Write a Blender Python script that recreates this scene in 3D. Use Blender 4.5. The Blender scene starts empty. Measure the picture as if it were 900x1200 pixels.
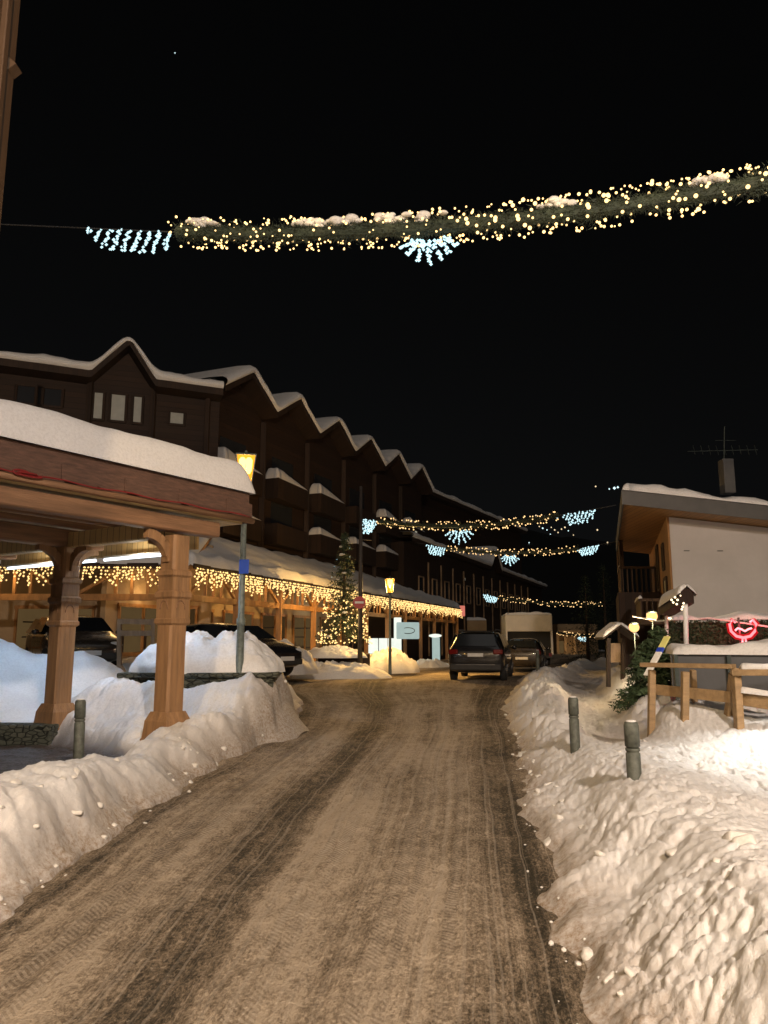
import bpy, bmesh, math, random
import numpy as np
from mathutils import Vector, Matrix

random.seed(7)
rng = np.random.default_rng(7)
S = bpy.context.scene
COL = S.collection
PI = math.pi
R = math.radians
EYE = 1.6
TH = math.atan(150 / 900)
s_, c_ = math.sin(TH), math.cos(TH)


def P(px, py, Y):
    """world point seen at a pixel of the 900x1200 photograph, at distance Y up the street"""
    u = (600 - py) / 900
    z = Y * (s_ + u * c_) / (c_ - u * s_)
    return Vector(((px - 450) / 900 * (Y * c_ + z * s_), Y, z + EYE))


# ------------------------------------------------------------------ noise
def _h(ix, iy, seed):
    n = (ix.astype(np.int64) * 374761393 + iy.astype(np.int64) * 668265263 + seed * 974634777) & 0xffffffff
    n = ((n ^ (n >> 13)) * 1274126177) & 0xffffffff
    n = ((n ^ (n >> 16)) * 2246822519) & 0xffffffff
    return ((n ^ (n >> 15)) & 0xffffffff) / 4294967296.0


def perlin(x, y, seed=0):
    x = np.asarray(x, float); y = np.asarray(y, float)
    ix, iy = np.floor(x), np.floor(y)
    fx, fy = x - ix, y - iy
    u = fx * fx * fx * (fx * (fx * 6 - 15) + 10); v = fy * fy * fy * (fy * (fy * 6 - 15) + 10)
    def g(dx, dy):
        a = _h(ix + dx, iy + dy, seed) * 2 * PI
        return np.cos(a) * (fx - dx) + np.sin(a) * (fy - dy)
    a = g(0, 0) * (1 - u) + g(1, 0) * u
    b = g(0, 1) * (1 - u) + g(1, 1) * u
    return (a * (1 - v) + b * v) * 1.5


def fbm(x, y, o=4, seed=0, gain=.5):
    t = 0; a = 1
    for k in range(o):
        t = t + a * perlin(x * 2 ** k, y * 2 ** k, seed + k * 17)
        a *= gain
    return t


def worley(x, y, seed=0):
    ix, iy = np.floor(x), np.floor(y)
    d = np.full(np.shape(x), 9.0)
    for dx in (-1, 0, 1):
        for dy in (-1, 0, 1):
            jx = ix + dx + .15 + .7 * _h(ix + dx, iy + dy, seed)
            jy = iy + dy + .15 + .7 * _h(ix + dx, iy + dy, seed + 5)
            d = np.minimum(d, (x - jx) ** 2 + (y - jy) ** 2)
    return np.sqrt(d)


def sst(a, b, x):
    t = np.clip((np.asarray(x, float) - a) / (b - a), 0, 1)
    return t * t * (3 - 2 * t)


# ------------------------------------------------------------------ materials
MATS = {}


class NT:
    def __init__(self, m):
        m.use_nodes = True
        self.t = m.node_tree
        self.t.nodes.clear()
        self.out = self.n('ShaderNodeOutputMaterial')

    def n(self, typ, **kw):
        nd = self.t.nodes.new(typ)
        for k, v in kw.items():
            if k.startswith('i_'):
                nd.inputs[k[2:].replace('_', ' ')].default_value = v
            elif k.startswith('x') and k[1:].isdigit():
                nd.inputs[int(k[1:])].default_value = v
            else:
                setattr(nd, k, v)
        return nd

    def l(self, a, b):
        self.t.links.new(a, b)

    def math(self, op, a, b=None, clamp=False):
        nd = self.n('ShaderNodeMath', operation=op, use_clamp=clamp)
        for i, v in enumerate((a, b)):
            if v is None: continue
            if isinstance(v, (int, float)): nd.inputs[i].default_value = v
            else: self.l(v, nd.inputs[i])
        return nd.outputs[0]

    def ramp(self, fac, stops):
        nd = self.n('ShaderNodeValToRGB')
        e = nd.color_ramp.elements
        while len(e) > 1: e.remove(e[-1])
        for i, (p, c) in enumerate(stops):
            el = e[0] if i == 0 else e.new(p)
            el.position = p
            el.color = (*c, 1) if isinstance(c, tuple) else (c, c, c, 1)
        self.l(fac, nd.inputs[0])
        return nd.outputs[0]

    def noise(self, vec, scale, detail=4, rough=.55):
        nd = self.n('ShaderNodeTexNoise', i_Scale=scale, i_Detail=detail, i_Roughness=rough)
        self.l(vec, nd.inputs['Vector'])
        return nd.outputs['Fac']

    def mix(self, fac, a, b):
        nd = self.n('ShaderNodeMix', data_type='RGBA')
        for k, v in ((0, fac), (6, a), (7, b)):
            if isinstance(v, tuple): nd.inputs[k].default_value = (*v, 1)
            elif isinstance(v, (int, float)): nd.inputs[k].default_value = v
            else: self.l(v, nd.inputs[k])
        return nd.outputs[2]


def newmat(name):
    m = bpy.data.materials.new(name)
    MATS[name] = m
    return m, NT(m)


def M_plain(name, col, rough=.6, var=.25, scale=6, bump=.2, metal=0, spec=.5, stretch=(1, 1, 1), coat=0):
    m, t = newmat(name)
    tc = t.n('ShaderNodeTexCoord'); mp = t.n('ShaderNodeMapping')
    mp.inputs['Scale'].default_value = stretch
    t.l(tc.outputs['Object'], mp.inputs[0])
    f = t.noise(mp.outputs[0], scale, 6, .6)
    a = tuple(v * (1 - var) for v in col); b = tuple(min(1, v * (1 + var)) for v in col)
    b_ = t.n('ShaderNodeBsdfPrincipled', i_Metallic=metal)
    t.l(t.ramp(f, [(.3, a), (.7, b)]), b_.inputs['Base Color'])
    r_ = t.ramp(f, [(.2, max(0, rough - .1)), (.8, min(1, rough + .1))])
    t.l(r_, b_.inputs['Roughness'])
    b_.inputs['Specular IOR Level'].default_value = spec
    b_.inputs['Coat Weight'].default_value = coat
    if bump:
        bp = t.n('ShaderNodeBump', i_Strength=bump, i_Distance=.02)
        f2 = t.noise(mp.outputs[0], scale * 4, 5, .6)
        t.l(f2, bp.inputs['Height'])
        t.l(bp.outputs[0], b_.inputs['Normal'])
    t.l(b_.outputs[0], t.out.inputs[0])
    return m


def M_boards(name, col, width=.16, axis='Z', var=.35, rough=.65):
    """sawn boards: seams across one axis of the object, grain along the others"""
    m, t = newmat(name)
    tc = t.n('ShaderNodeTexCoord'); sp = t.n('ShaderNodeSeparateXYZ')
    t.l(tc.outputs['Object'], sp.inputs[0])
    if axis == 'H':
        q = t.math('ADD', t.math('MULTIPLY', sp.outputs['X'], .93), t.math('MULTIPLY', sp.outputs['Y'], .8))
        st = (9, 9, .7)
    else:
        q = sp.outputs[axis]
        st = (.8, .8, 12) if axis == 'Z' else ((12, .8, .8) if axis == 'X' else (.8, 12, .8))
    q = t.math('DIVIDE', q, width)
    fr = t.math('FRACT', q)
    idx = t.math('FLOOR', q)
    wn = t.n('ShaderNodeTexWhiteNoise', noise_dimensions='1D')
    t.l(idx, wn.inputs['W'])
    mp = t.n('ShaderNodeMapping'); mp.inputs['Scale'].default_value = st
    t.l(tc.outputs['Object'], mp.inputs[0])
    g = t.noise(mp.outputs[0], 3, 6, .65)
    v = t.math('ADD', t.math('MULTIPLY', wn.outputs[0], .5), t.math('MULTIPLY', g, .6))
    lo = tuple(k * (1 - var) for k in col); hi = tuple(min(1, k * (1 + var)) for k in col)
    cc = t.ramp(v, [(.2, lo), (.85, hi)])
    seam = t.math('LESS_THAN', t.math('ABSOLUTE', t.math('SUBTRACT', fr, .5)), .46)
    cc = t.mix(seam, tuple(k * .25 for k in col), cc)
    b_ = t.n('ShaderNodeBsdfPrincipled', i_Roughness=rough)
    t.l(cc, b_.inputs['Base Color'])
    h = t.math('ADD', t.math('MULTIPLY', seam, .6), t.math('MULTIPLY', g, .3))
    bp = t.n('ShaderNodeBump', i_Strength=.5, i_Distance=.015)
    t.l(h, bp.inputs['Height']); t.l(bp.outputs[0], b_.inputs['Normal'])
    t.l(b_.outputs[0], t.out.inputs[0])
    return m


def M_emit(name, col, strength, sampling='AUTO', mixt=0):
    m, t = newmat(name)
    tc = t.n('ShaderNodeTexCoord')
    f = t.noise(tc.outputs['Object'], 3, 2)
    cc = t.ramp(f, [(.2, tuple(v * .85 for v in col)), (.8, col)])
    e = t.n('ShaderNodeEmission', i_Strength=strength)
    t.l(cc, e.inputs[0])
    if mixt:
        tr = t.n('ShaderNodeBsdfTransparent'); mx = t.n('ShaderNodeMixShader')
        mx.inputs[0].default_value = 1 - mixt
        t.l(tr.outputs[0], mx.inputs[1]); t.l(e.outputs[0], mx.inputs[2])
        t.l(mx.outputs[0], t.out.inputs[0])
    else:
        t.l(e.outputs[0], t.out.inputs[0])
    m.cycles.emission_sampling = sampling
    return m


def M_snow(name, dirt_attr=False, col=(.80, .80, .80), fine=1.0):
    m, t = newmat(name)
    geo = t.n('ShaderNodeNewGeometry')
    p = geo.outputs['Position']
    f = t.noise(p, 2.3, 5, .6)
    f2 = t.noise(p, 26, 6, .75)
    f3 = t.noise(p, 95, 4, .7)
    cc = t.mix(f, tuple(v * .86 for v in col), col)
    cc = t.mix(t.ramp(f2, [(.36, .55), (.56, 0.0)]), cc, tuple(v * .70 for v in col))
    if dirt_attr:
        at = t.n('ShaderNodeAttribute', attribute_name='dirt')
        so = t.n('ShaderNodeAttribute', attribute_name='soil')
        d = t.math('MULTIPLY', at.outputs['Fac'], t.ramp(f2, [(.30, .25), (.62, 1.0)]))
        cc = t.mix(d, cc, (.26, .19, .125))
        sp = t.ramp(t.noise(p, 14, 8, .75), [(.60, 0.0), (.70, 1.0)])
        cc = t.mix(t.math('MULTIPLY', t.math('MULTIPLY', at.outputs['Fac'], .7), sp), cc, (.10, .07, .045))
        cc = t.mix(t.math('MULTIPLY', so.outputs['Fac'], t.ramp(f2, [(.25, .8), (.6, 1.0)])), cc, (.045, .03, .02))
    b_ = t.n('ShaderNodeBsdfPrincipled', i_Roughness=.55)
    b_.inputs['Specular IOR Level'].default_value = .25
    b_.inputs['Subsurface Weight'].default_value = .35; b_.inputs['Subsurface Radius'].default_value = (1.0, .9, .8); b_.inputs['Subsurface Scale'].default_value = .03
    t.l(cc, b_.inputs['Base Color'])
    h = t.math('ADD', t.math('MULTIPLY', f2, 1.0), t.math('MULTIPLY', f3, .55))
    bp = t.n('ShaderNodeBump', i_Strength=.42 * fine, i_Distance=.03)
    t.l(h, bp.inputs['Height']); t.l(bp.outputs[0], b_.inputs['Normal'])
    t.l(b_.outputs[0], t.out.inputs[0])
    return m


def M_road():
    m, t = newmat('road_slush')
    uv = t.n('ShaderNodeUVMap', uv_map='UVMap')
    geo = t.n('ShaderNodeNewGeometry'); p = geo.outputs['Position']
    sp = t.n('ShaderNodeSeparateXYZ'); t.l(uv.outputs[0], sp.inputs[0])
    u0, v = sp.outputs[0], sp.outputs[1]
    # wobble of the lanes
    mp = t.n('ShaderNodeMapping'); mp.inputs['Scale'].default_value = (1.2, .16, 1)
    t.l(uv.outputs[0], mp.inputs[0])
    w = t.noise(mp.outputs[0], 1.3, 3)
    u = t.math('ADD', u0, t.math('MULTIPLY', t.math('SUBTRACT', w, .5), .10))
    # streaks: very long along v
    ms = t.n('ShaderNodeCombineXYZ'); t.l(t.math('MULTIPLY', u, 60), ms.inputs[0]); t.l(t.math('MULTIPLY', v, .10), ms.inputs[1])
    streak = t.noise(ms.outputs[0], 1.0, 3, .6)
    ms2 = t.n('ShaderNodeCombineXYZ'); t.l(t.math('MULTIPLY', u, 13), ms2.inputs[0]); t.l(t.math('MULTIPLY', v, .22), ms2.inputs[1])
    lane = t.noise(ms2.outputs[0], 1.0, 4, .5)
    def along(ku, kv):
        q = t.n('ShaderNodeCombineXYZ'); t.l(t.math('MULTIPLY', u, 3.5 * ku), q.inputs[0]); t.l(t.math('MULTIPLY', v, kv), q.inputs[1]); return q.outputs[0]
    blot = t.noise(along(1, .35), 1.4, 6, .62)
    grit = t.noise(along(1, .45), 52, 5, .8)
    crumb = t.noise(along(1, .40), 11, 6, .72)
    grit = t.ramp(grit, [(.40, 0.0), (.60, 1.0)]); crumb = t.ramp(crumb, [(.38, 0.0), (.62, 1.0)])
    # profile across the road: dirty packed snow with scraped dark lanes
    dark = t.ramp(u, [(0, .35), (.05, .85), (.10, .25), (.17, .50), (.24, .08), (.30, .45), (.345, .9), (.42, .85), (.465, .25), (.56, .16), (.63, .32), (.72, .14), (.80, .22), (.88, .8), (.96, .9), (1, .5)])
    k = t.math('ADD', t.math('MULTIPLY', dark, .62), t.math('MULTIPLY', t.math('SUBTRACT', lane, .5), .55))
    k = t.math('ADD', k, t.math('MULTIPLY', t.math('SUBTRACT', streak, .5), .62))
    k = t.math('ADD', k, t.math('MULTIPLY', t.math('SUBTRACT', blot, .5), 1.1))
    k = t.math('ADD', k, t.math('MULTIPLY', t.math('SUBTRACT', grit, .5), .42))
    k = t.math('ADD', k, t.math('MULTIPLY', t.math('SUBTRACT', crumb, .5), .30))
    cc = t.ramp(k, [(-.0, (.52, .43, .325)), (.18, (.37, .30, .22)), (.42, (.215, .170, .12)), (.68, (.075, .062, .045)), (.95, (.032, .030, .022))])
    wet = t.ramp(k, [(.3, .85), (.75, .7), (1, .62)])
    spk = t.ramp(t.noise(along(1, .55), 30, 6, .8), [(.585, 0.0), (.63, 1.0)])
    cc = t.mix(t.math('MULTIPLY', spk, .55), cc, (.50, .43, .34))
    # tyre tread prints: cross bars inside narrow tracks
    tr = None
    for uc, wd in ((.515, .020), (.545, .028), (.69, .026), (.725, .018), (.17, .026), (.215, .020), (.80, .018)):
        b = t.math('LESS_THAN', t.math('ABSOLUTE', t.math('SUBTRACT', u, uc)), wd / 2)
        tr = b if tr is None else t.math('MAXIMUM', tr, b)
    bars = t.math('GREATER_THAN', t.math('FRACT', t.math('ADD', t.math('MULTIPLY', v, 21), t.math('MULTIPLY', u, 75))), .5)
    fade = t.ramp(t.noise(p, .55, 3), [(.36, 0.0), (.56, 1.0)])
    tread = t.math('MULTIPLY', t.math('MULTIPLY', tr, bars), fade)
    tm = t.math('MULTIPLY', t.math('MULTIPLY', tr, fade), .36)
    cc = t.mix(tm, cc, t.mix(bars, (.17, .135, .10), (.56, .49, .40)))
    ln = t.n('ShaderNodeCombineXYZ'); t.l(t.math('MULTIPLY', u, 120), ln.inputs[0]); t.l(t.math('MULTIPLY', v, .06), ln.inputs[1])
    lines = t.ramp(t.noise(ln.outputs[0], 1.0, 2, .5), [(.56, 0.0), (.62, 1.0)])
    cc = t.mix(t.math('MULTIPLY', lines, .30), cc, (.55, .48, .39))
    b_ = t.n('ShaderNodeBsdfPrincipled')
    b_.inputs['Specular IOR Level'].default_value = .12
    t.l(cc, b_.inputs['Base Color']); t.l(wet, b_.inputs['Roughness'])
    h = t.math('ADD', t.math('MULTIPLY', streak, .9), t.math('MULTIPLY', grit, .5))
    h = t.math('ADD', h, t.math('MULTIPLY', crumb, 1.0))
    h = t.math('ADD', h, t.math('MULTIPLY', tread, .8))
    bp = t.n('ShaderNodeBump', i_Strength=.8, i_Distance=.022)
    t.l(h, bp.inputs['Height']); t.l(bp.outputs[0], b_.inputs['Normal'])
    t.l(b_.outputs[0], t.out.inputs[0])
    return m


def M_glass(name, col=(.012, .014, .016)):
    m, t = newmat(name)
    tc = t.n('ShaderNodeTexCoord')
    f = t.noise(tc.outputs['Object'], 2, 2)
    b_ = t.n('ShaderNodeBsdfPrincipled', i_Roughness=.06)
    t.l(t.mix(f, col, tuple(v * 1.6 for v in col)), b_.inputs['Base Color'])
    b_.inputs['Specular IOR Level'].default_value = .8
    t.l(b_.outputs[0], t.out.inputs[0])
    return m


def M_rubble(name, a, b):
    m, t = newmat(name)
    tc = t.n('ShaderNodeTexCoord')
    vo = t.n('ShaderNodeTexVoronoi', i_Scale=8, feature='DISTANCE_TO_EDGE')
    vc = t.n('ShaderNodeTexVoronoi', i_Scale=8)
    mp = t.n('ShaderNodeMapping'); mp.inputs['Scale'].default_value = (1, 1, 2.2)
    t.l(tc.outputs['Object'], mp.inputs[0]); t.l(mp.outputs[0], vo.inputs[0]); t.l(mp.outputs[0], vc.inputs[0])
    f = t.noise(tc.outputs['Object'], 12, 6, .7)
    sep = t.n('ShaderNodeSeparateColor'); t.l(vc.outputs['Color'], sep.inputs[0])
    cc = t.mix(t.math('MULTIPLY', t.math('ADD', f, sep.outputs[0]), .5), a, b)
    cc = t.mix(t.ramp(vo.outputs[0], [(0.02, 0.0), (.07, 1.0)]), tuple(v * .35 for v in a), cc)
    b_ = t.n('ShaderNodeBsdfPrincipled', i_Roughness=.8)
    t.l(cc, b_.inputs['Base Color'])
    bp = t.n('ShaderNodeBump', i_Strength=.8, i_Distance=.04)
    t.l(t.math('ADD', t.ramp(vo.outputs[0], [(0, 0.0), (.1, 1.0)]), t.math('MULTIPLY', f, .5)), bp.inputs['Height'])
    t.l(bp.outputs[0], b_.inputs['Normal'])
    t.l(b_.outputs[0], t.out.inputs[0])
    return m


snow_clean = M_snow('snow_clean', col=(.82, .82, .82), fine=.6)
snow_dirty = M_snow('snow_ploughed', dirt_attr=True)
snow_clod_m = M_snow('snow_clods', col=(.74, .72, .68))
road_m = M_road()
wood_post = M_plain('oak_post', (.30, .168, .078), .6, .32, 5, .5, stretch=(3, 3, .3))
wood_beam = M_plain('beam_wood', (.23, .125, .065), .65, .35, 4, .5, stretch=(3, .3, 3))
wood_ceiling = M_boards('ceiling_boards', (.52, .38, .19), .14, 'X', .18, .6)
wood_shingle = M_plain('shingle_wood', (.115, .062, .042), .75, .4, 5, .6, stretch=(1, 1, 6))
wood_dark = M_boards('dark_cladding', (.024, .011, .0055), .22, 'Z', .35, .75)
wood_dark_v = M_boards('dark_cladding_upright', (.023, .011, .0055), .20, 'H', .35, .75)
wood_arcade = M_plain('arcade_timber', (.34, .17, .058), .6, .35, 3, .4, stretch=(2, 2, .6))
wood_rail = M_plain('new_pine_rail', (.30, .20, .10), .55, .25, 9, .4, stretch=(.6, 2, 2))
wood_soffit = M_boards('soffit_boards', (.27, .14, .045), .17, 'X', .25, .6)
wood_edge = M_boards('brown_edge_boards', (.055, .028, .011), .3, 'H', .3, .7)
wood_grey = M_plain('weathered_wood', (.26, .18, .11), .75, .35, 8, .4, stretch=(1, 1, .2))
fascia_m = M_plain('grey_fascia', (.085, .085, .085), .6, .15, 3, .1)
render_m = M_plain('white_render', (.47, .455, .45), .85, .06, 1.3, .25)
beige_wall = M_plain('beige_plaster', (.42, .31, .19), .85, .12, 1.5, .2)
stone_m = M_rubble('mossy_stone', (.05, .058, .042), (.11, .115, .085))
iron_m = M_plain('painted_iron', (.05, .065, .06), .45, .3, 14, .25, .3)
pole_m = M_plain('grey_green_pole', (.13, .16, .15), .5, .35, 16, .3, .2)
mast_m = M_plain('dark_mast', (.045, .038, .034), .6, .3, 10, .2)
bollard_m = M_plain('bollard_grey_green', (.085, .095, .08), .6, .4, 18, .35)
black_paint = M_plain('black_car_paint', (.010, .010, .012), .22, .2, 2, 0, 0, .6, coat=.6)
dark_paint = M_plain('dark_brown_car_paint', (.03, .024, .018), .25, .2, 2, 0, 0, .6, coat=.6)
car_glass = M_glass('car_glass')
win_glass = M_glass('window_glass', (.02, .022, .026))
win_pale = M_plain('pale_curtained_pane', (.36, .38, .36), .5, .1, 4, .0)
tyre_m = M_plain('tyre_rubber', (.016, .016, .016), .85, .3, 20, .3)
rim_m = M_plain('alloy_rim', (.12, .12, .125), .35, .2, 10, 0, .8)
trim_m = M_plain('black_plastic', (.02, .02, .02), .6, .2, 12, .15)
plate_m = M_plain('number_plate', (.62, .62, .60), .4, .05, 10, 0)
truck_white = M_plain('truck_white_panel', (.62, .58, .5), .5, .1, 3, .05)
dark_void = M_plain('cargo_space_shade', (.02, .02, .018), .9, .3, 3, 0)  # near-black colour in place of the shade inside the truck
tail_m = M_plain('red_tail_lens', (.14, .008, .008), .2, .15, 10, 0)
head_m = M_plain('headlight_lens', (.55, .57, .6), .12, .15, 12, 0)
needle_m = M_plain('needle_green', (.035, .055, .026), .75, .45, 5, 0)
needle_dark = M_plain('needle_dark', (.022, .036, .018), .8, .45, 5, 0)
needle_garl = M_plain('garland_needles', (.035, .05, .036), .75, .4, 9, 0)
needle_bush = M_plain('needle_bush', (.042, .072, .03), .7, .45, 5, 0)
bark_m = M_plain('bark', (.06, .04, .026), .85, .4, 14, .5)
sign_red = M_plain('sign_red', (.42, .02, .025), .45, .1, 6, 0)
sign_white = M_plain('sign_white', (.75, .75, .75), .45, .05, 6, 0)
sign_blue = M_plain('sign_blue', (.02, .07, .42), .4, .1, 6, 0)
grey_panel = M_plain('grey_terrace_panel', (.085, .09, .10), .6, .15, 3, .1)
white_post = M_plain('white_painted_post', (.72, .72, .74), .5, .08, 8, .05)
blue_m = M_plain('ski_blue', (.03, .07, .5), .35, .1, 5, 0)
ski_white = M_plain('ski_white', (.8, .8, .74), .35, .1, 5, 0)
ski_yellow = M_plain('ski_yellow', (.75, .72, .25), .35, .1, 5, 0)
red_cable = M_plain('red_cable', (.22, .02, .02), .4, .1, 6, 0)
hill_m = M_plain('night_hillside', (.012, .013, .012), .95, .4, .02, 0)
wire_m = M_plain('wire', (.03, .03, .03), .6, .1, 6, 0)
hedge_m = M_plain('hedge_leaf', (.03, .05, .022), .7, .45, 6, 0)

bulb_warm = M_emit('warm_bulb', (1, .64, .25), 3.2)
bulb_fringe = M_emit('warm_fringe_bulb', (1, .62, .22), 2.2)
bulb_far = M_emit('far_warm_bulb', (1, .62, .26), 2.2)
bulb_cold = M_emit('cold_white_led', (.62, .93, 1.0), 1.6)
lamp_glow = M_emit('lamp_burner', (1, .58, .15), 11)
lamp_glass_m = M_emit('lamp_amber_glass', (1, .33, .02), 2.3, mixt=.35)
tube_m = M_emit('cold_tube', (.80, .92, 1.0), 4)
warm_globe = M_emit('warm_globe', (1, .54, .20), 1.9)
neon_core = M_emit('neon_tube', (1, .22, .24), 4)
neon_halo = M_emit('neon_halo', (1, .01, .02), .9, 'NONE', mixt=.55)  # see-through red emission that imitates the halo round the neon
shop_warm = M_emit('warm_shop_interior', (1, .62, .25), .09)
shop_dim = M_emit('dim_shop_interior', (1, .55, .2), .045)
shop_white = M_emit('white_shop_interior', (.95, 1, .88), 1.1)
shop_cyan = M_emit('lit_white_panel', (.75, .95, .88), .55)
lit_win = M_emit('lit_window', (.9, .85, .65), .35)
far_light = M_emit('distant_light', (1, .75, .45), 1.3, 'NONE')
far_white = M_emit('distant_white_light', (.7, .95, 1.0), 1.6, 'NONE')


# ------------------------------------------------------------------ object helpers
def wmat(o):
    m = Matrix.Translation(o.location) @ o.rotation_euler.to_matrix().to_4x4()
    return (wmat(o.parent) @ m) if o.parent else m


def tag(o, label=None, cat=None, group=None, kind=None):
    if label: o['label'] = label
    if cat: o['category'] = cat
    if group: o['group'] = group
    if kind: o['kind'] = kind
    return o


def thing(name, loc, label, cat, rz=0, group=None):
    o = bpy.data.objects.new(name, None)
    COL.objects.link(o)
    o.empty_display_size = .2
    o.location = loc; o.rotation_euler = (0, 0, rz)
    return tag(o, label, cat, group)


class MB:
    """collects shapes (world coordinates unless frame given) and links them as one mesh"""
    def __init__(self, frame=None):
        self.bm = bmesh.new(); self.fr = frame

    def _v(self, p):
        p = Vector(p)
        if self.fr is not None: p = self.fr @ p
        return self.bm.verts.new(p)

    def poly(self, pts):
        return self.bm.faces.new([self._v(p) for p in pts])

    def box(self, c, sz, rz=0, ry=0, rx=0, bev=0, taper=1.0):
        m = Matrix.Translation(c) @ Matrix.Rotation(rz, 4, 'Z') @ Matrix.Rotation(ry, 4, 'Y') @ Matrix.Rotation(rx, 4, 'X')
        vs = []
        for z in (-1, 1):
            k = taper if z > 0 else 1
            for x, y in ((-1, -1), (1, -1), (1, 1), (-1, 1)):
                vs.append(self._v(m @ Vector((x * sz[0] / 2 * k, y * sz[1] / 2 * k, z * sz[2] / 2))))
        fs = [self.bm.faces.new([vs[i] for i in q]) for q in ((3, 2, 1, 0), (4, 5, 6, 7), (0, 1, 5, 4), (1, 2, 6, 5), (2, 3, 7, 6), (3, 0, 4, 7))]
        if bev:
            es = list({e for f in fs for e in f.edges})
            bmesh.ops.bevel(self.bm, geom=es, offset=bev, segments=2, affect='EDGES', profile=.5)
        return self

    def bar(self, a, b, w, h=None, bev=0):
        """square timber from a to b"""
        a, b = Vector(a), Vector(b); h = h or w
        d = (b - a); L = d.length; d.normalize()
        up = Vector((0, 0, 1)) if abs(d.z) < .95 else Vector((1, 0, 0))
        x = d.cross(up).normalized(); y = x.cross(d).normalized()
        vs = []
        for q in (a, b):
            for i, j in ((-1, -1), (1, -1), (1, 1), (-1, 1)):
                vs.append(self._v(q + x * i * w / 2 + y * j * h / 2))
        fs = [self.bm.faces.new([vs[i] for i in q]) for q in ((3, 2, 1, 0), (4, 5, 6, 7), (0, 1, 5, 4), (1, 2, 6, 5), (2, 3, 7, 6), (3, 0, 4, 7))]
        if bev:
            es = list({e for f in fs for e in f.edges})
            bmesh.ops.bevel(self.bm, geom=es, offset=bev, segments=1, affect='EDGES')
        return self

    def tube(self, pts, r, n=8, cap=True):
        pts = [Vector(p) for p in pts]
        rs = r if isinstance(r, (list, tuple)) else [r] * len(pts)
        rings = []
        for i, p in enumerate(pts):
            d = (pts[min(i + 1, len(pts) - 1)] - pts[max(i - 1, 0)])
            if d.length < 1e-9: d = Vector((0, 0, 1))
            d.normalize()
            up = Vector((0, 0, 1)) if abs(d.z) < .9 else Vector((1, 0, 0))
            x = d.cross(up).normalized(); y = x.cross(d)
            rings.append([self._v(p + (x * math.cos(k * 2 * PI / n) + y * math.sin(k * 2 * PI / n)) * rs[i]) for k in range(n)])
        for a, b in zip(rings, rings[1:]):
            for k in range(n):
                self.bm.faces.new((a[k], a[(k + 1) % n], b[(k + 1) % n], b[k]))
        if cap:
            self.bm.faces.new(rings[0][::-1]); self.bm.faces.new(rings[-1])
        return self

    def lathe(self, c, prof, n=16, axis='Z', square=False, rz=0):
        c = Vector(c); rings = []
        for r, h in prof:
            ring = []
            for k in range(n):
                a = (k + (.5 if square else 0)) * 2 * PI / n + rz
                rr = r * (math.sqrt(2) if square and n == 4 else 1)
                v = Vector((math.cos(a) * rr, math.sin(a) * rr, h))
                if axis == 'X': v = Vector((v.z, v.x, v.y))
                if axis == 'Y': v = Vector((v.x, v.z, v.y))
                ring.append(self._v(c + v))
            rings.append(ring)
        for a, b in zip(rings, rings[1:]):
            for k in range(n):
                self.bm.faces.new((a[k], a[(k + 1) % n], b[(k + 1) % n], b[k]))
        self.bm.faces.new(rings[0][::-1]); self.bm.faces.new(rings[-1])
        return self

    def prism(self, pts, ext):
        ext = Vector(ext)
        a = [self._v(p) for p in pts]; b = [self._v(Vector(p) + ext) for p in pts]
        n = len(pts)
        self.bm.faces.new(a[::-1]); self.bm.faces.new(b)
        for k in range(n): self.bm.faces.new((a[k], a[(k + 1) % n], b[(k + 1) % n], b[k]))
        return self

    def octa(self, c, r):
        c = Vector(c)
        v = [self._v(c + Vector(d) * r) for d in ((1, 0, 0), (-1, 0, 0), (0, 1, 0), (0, -1, 0), (0, 0, 1), (0, 0, -1))]
        for i, j, k in ((0, 2, 4), (2, 1, 4), (1, 3, 4), (3, 0, 4), (2, 0, 5), (1, 2, 5), (3, 1, 5), (0, 3, 5)):
            self.bm.faces.new((v[i], v[j], v[k]))
        return self

    def ico(self, c, r, sub=1, sq=(1, 1, 1), jit=0):
        m = Matrix.Translation(c) @ Matrix.Diagonal((*sq, 1))
        if self.fr is not None: m = self.fr @ m
        res = bmesh.ops.create_icosphere(self.bm, subdivisions=sub, radius=r, matrix=m)
        if jit:
            cc = m.translation
            for v in res['verts']: v.co = cc + (v.co - cc) * (1 + random.uniform(-jit, jit))
        return self

    def build(self, name, mat, parent=None, smooth=False, base=True, fix=True, sub=0):
        bm = self.bm
        if fix: bmesh.ops.recalc_face_normals(bm, faces=bm.faces)
        me = bpy.data.meshes.new(name)
        if parent is not None:
            bm.transform(wmat(parent).inverted())
            loc = Vector((0, 0, 0))
        else:
            co = [v.co for v in bm.verts]
            loc = Vector(((min(v.x for v in co) + max(v.x for v in co)) / 2, (min(v.y for v in co) + max(v.y for v in co)) / 2, min(v.z for v in co)))
            bm.transform(Matrix.Translation(-loc))
        bm.to_mesh(me); bm.free()
        if smooth:
            for p in me.polygons: p.use_smooth = True
        me.materials.append(mat)
        o = bpy.data.objects.new(name, me)
        o.location = loc
        COL.objects.link(o)
        if parent is not None: o.parent = parent
        if sub:
            md = o.modifiers.new('s', 'SUBSURF'); md.levels = sub; md.render_levels = sub
        return o


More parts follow.
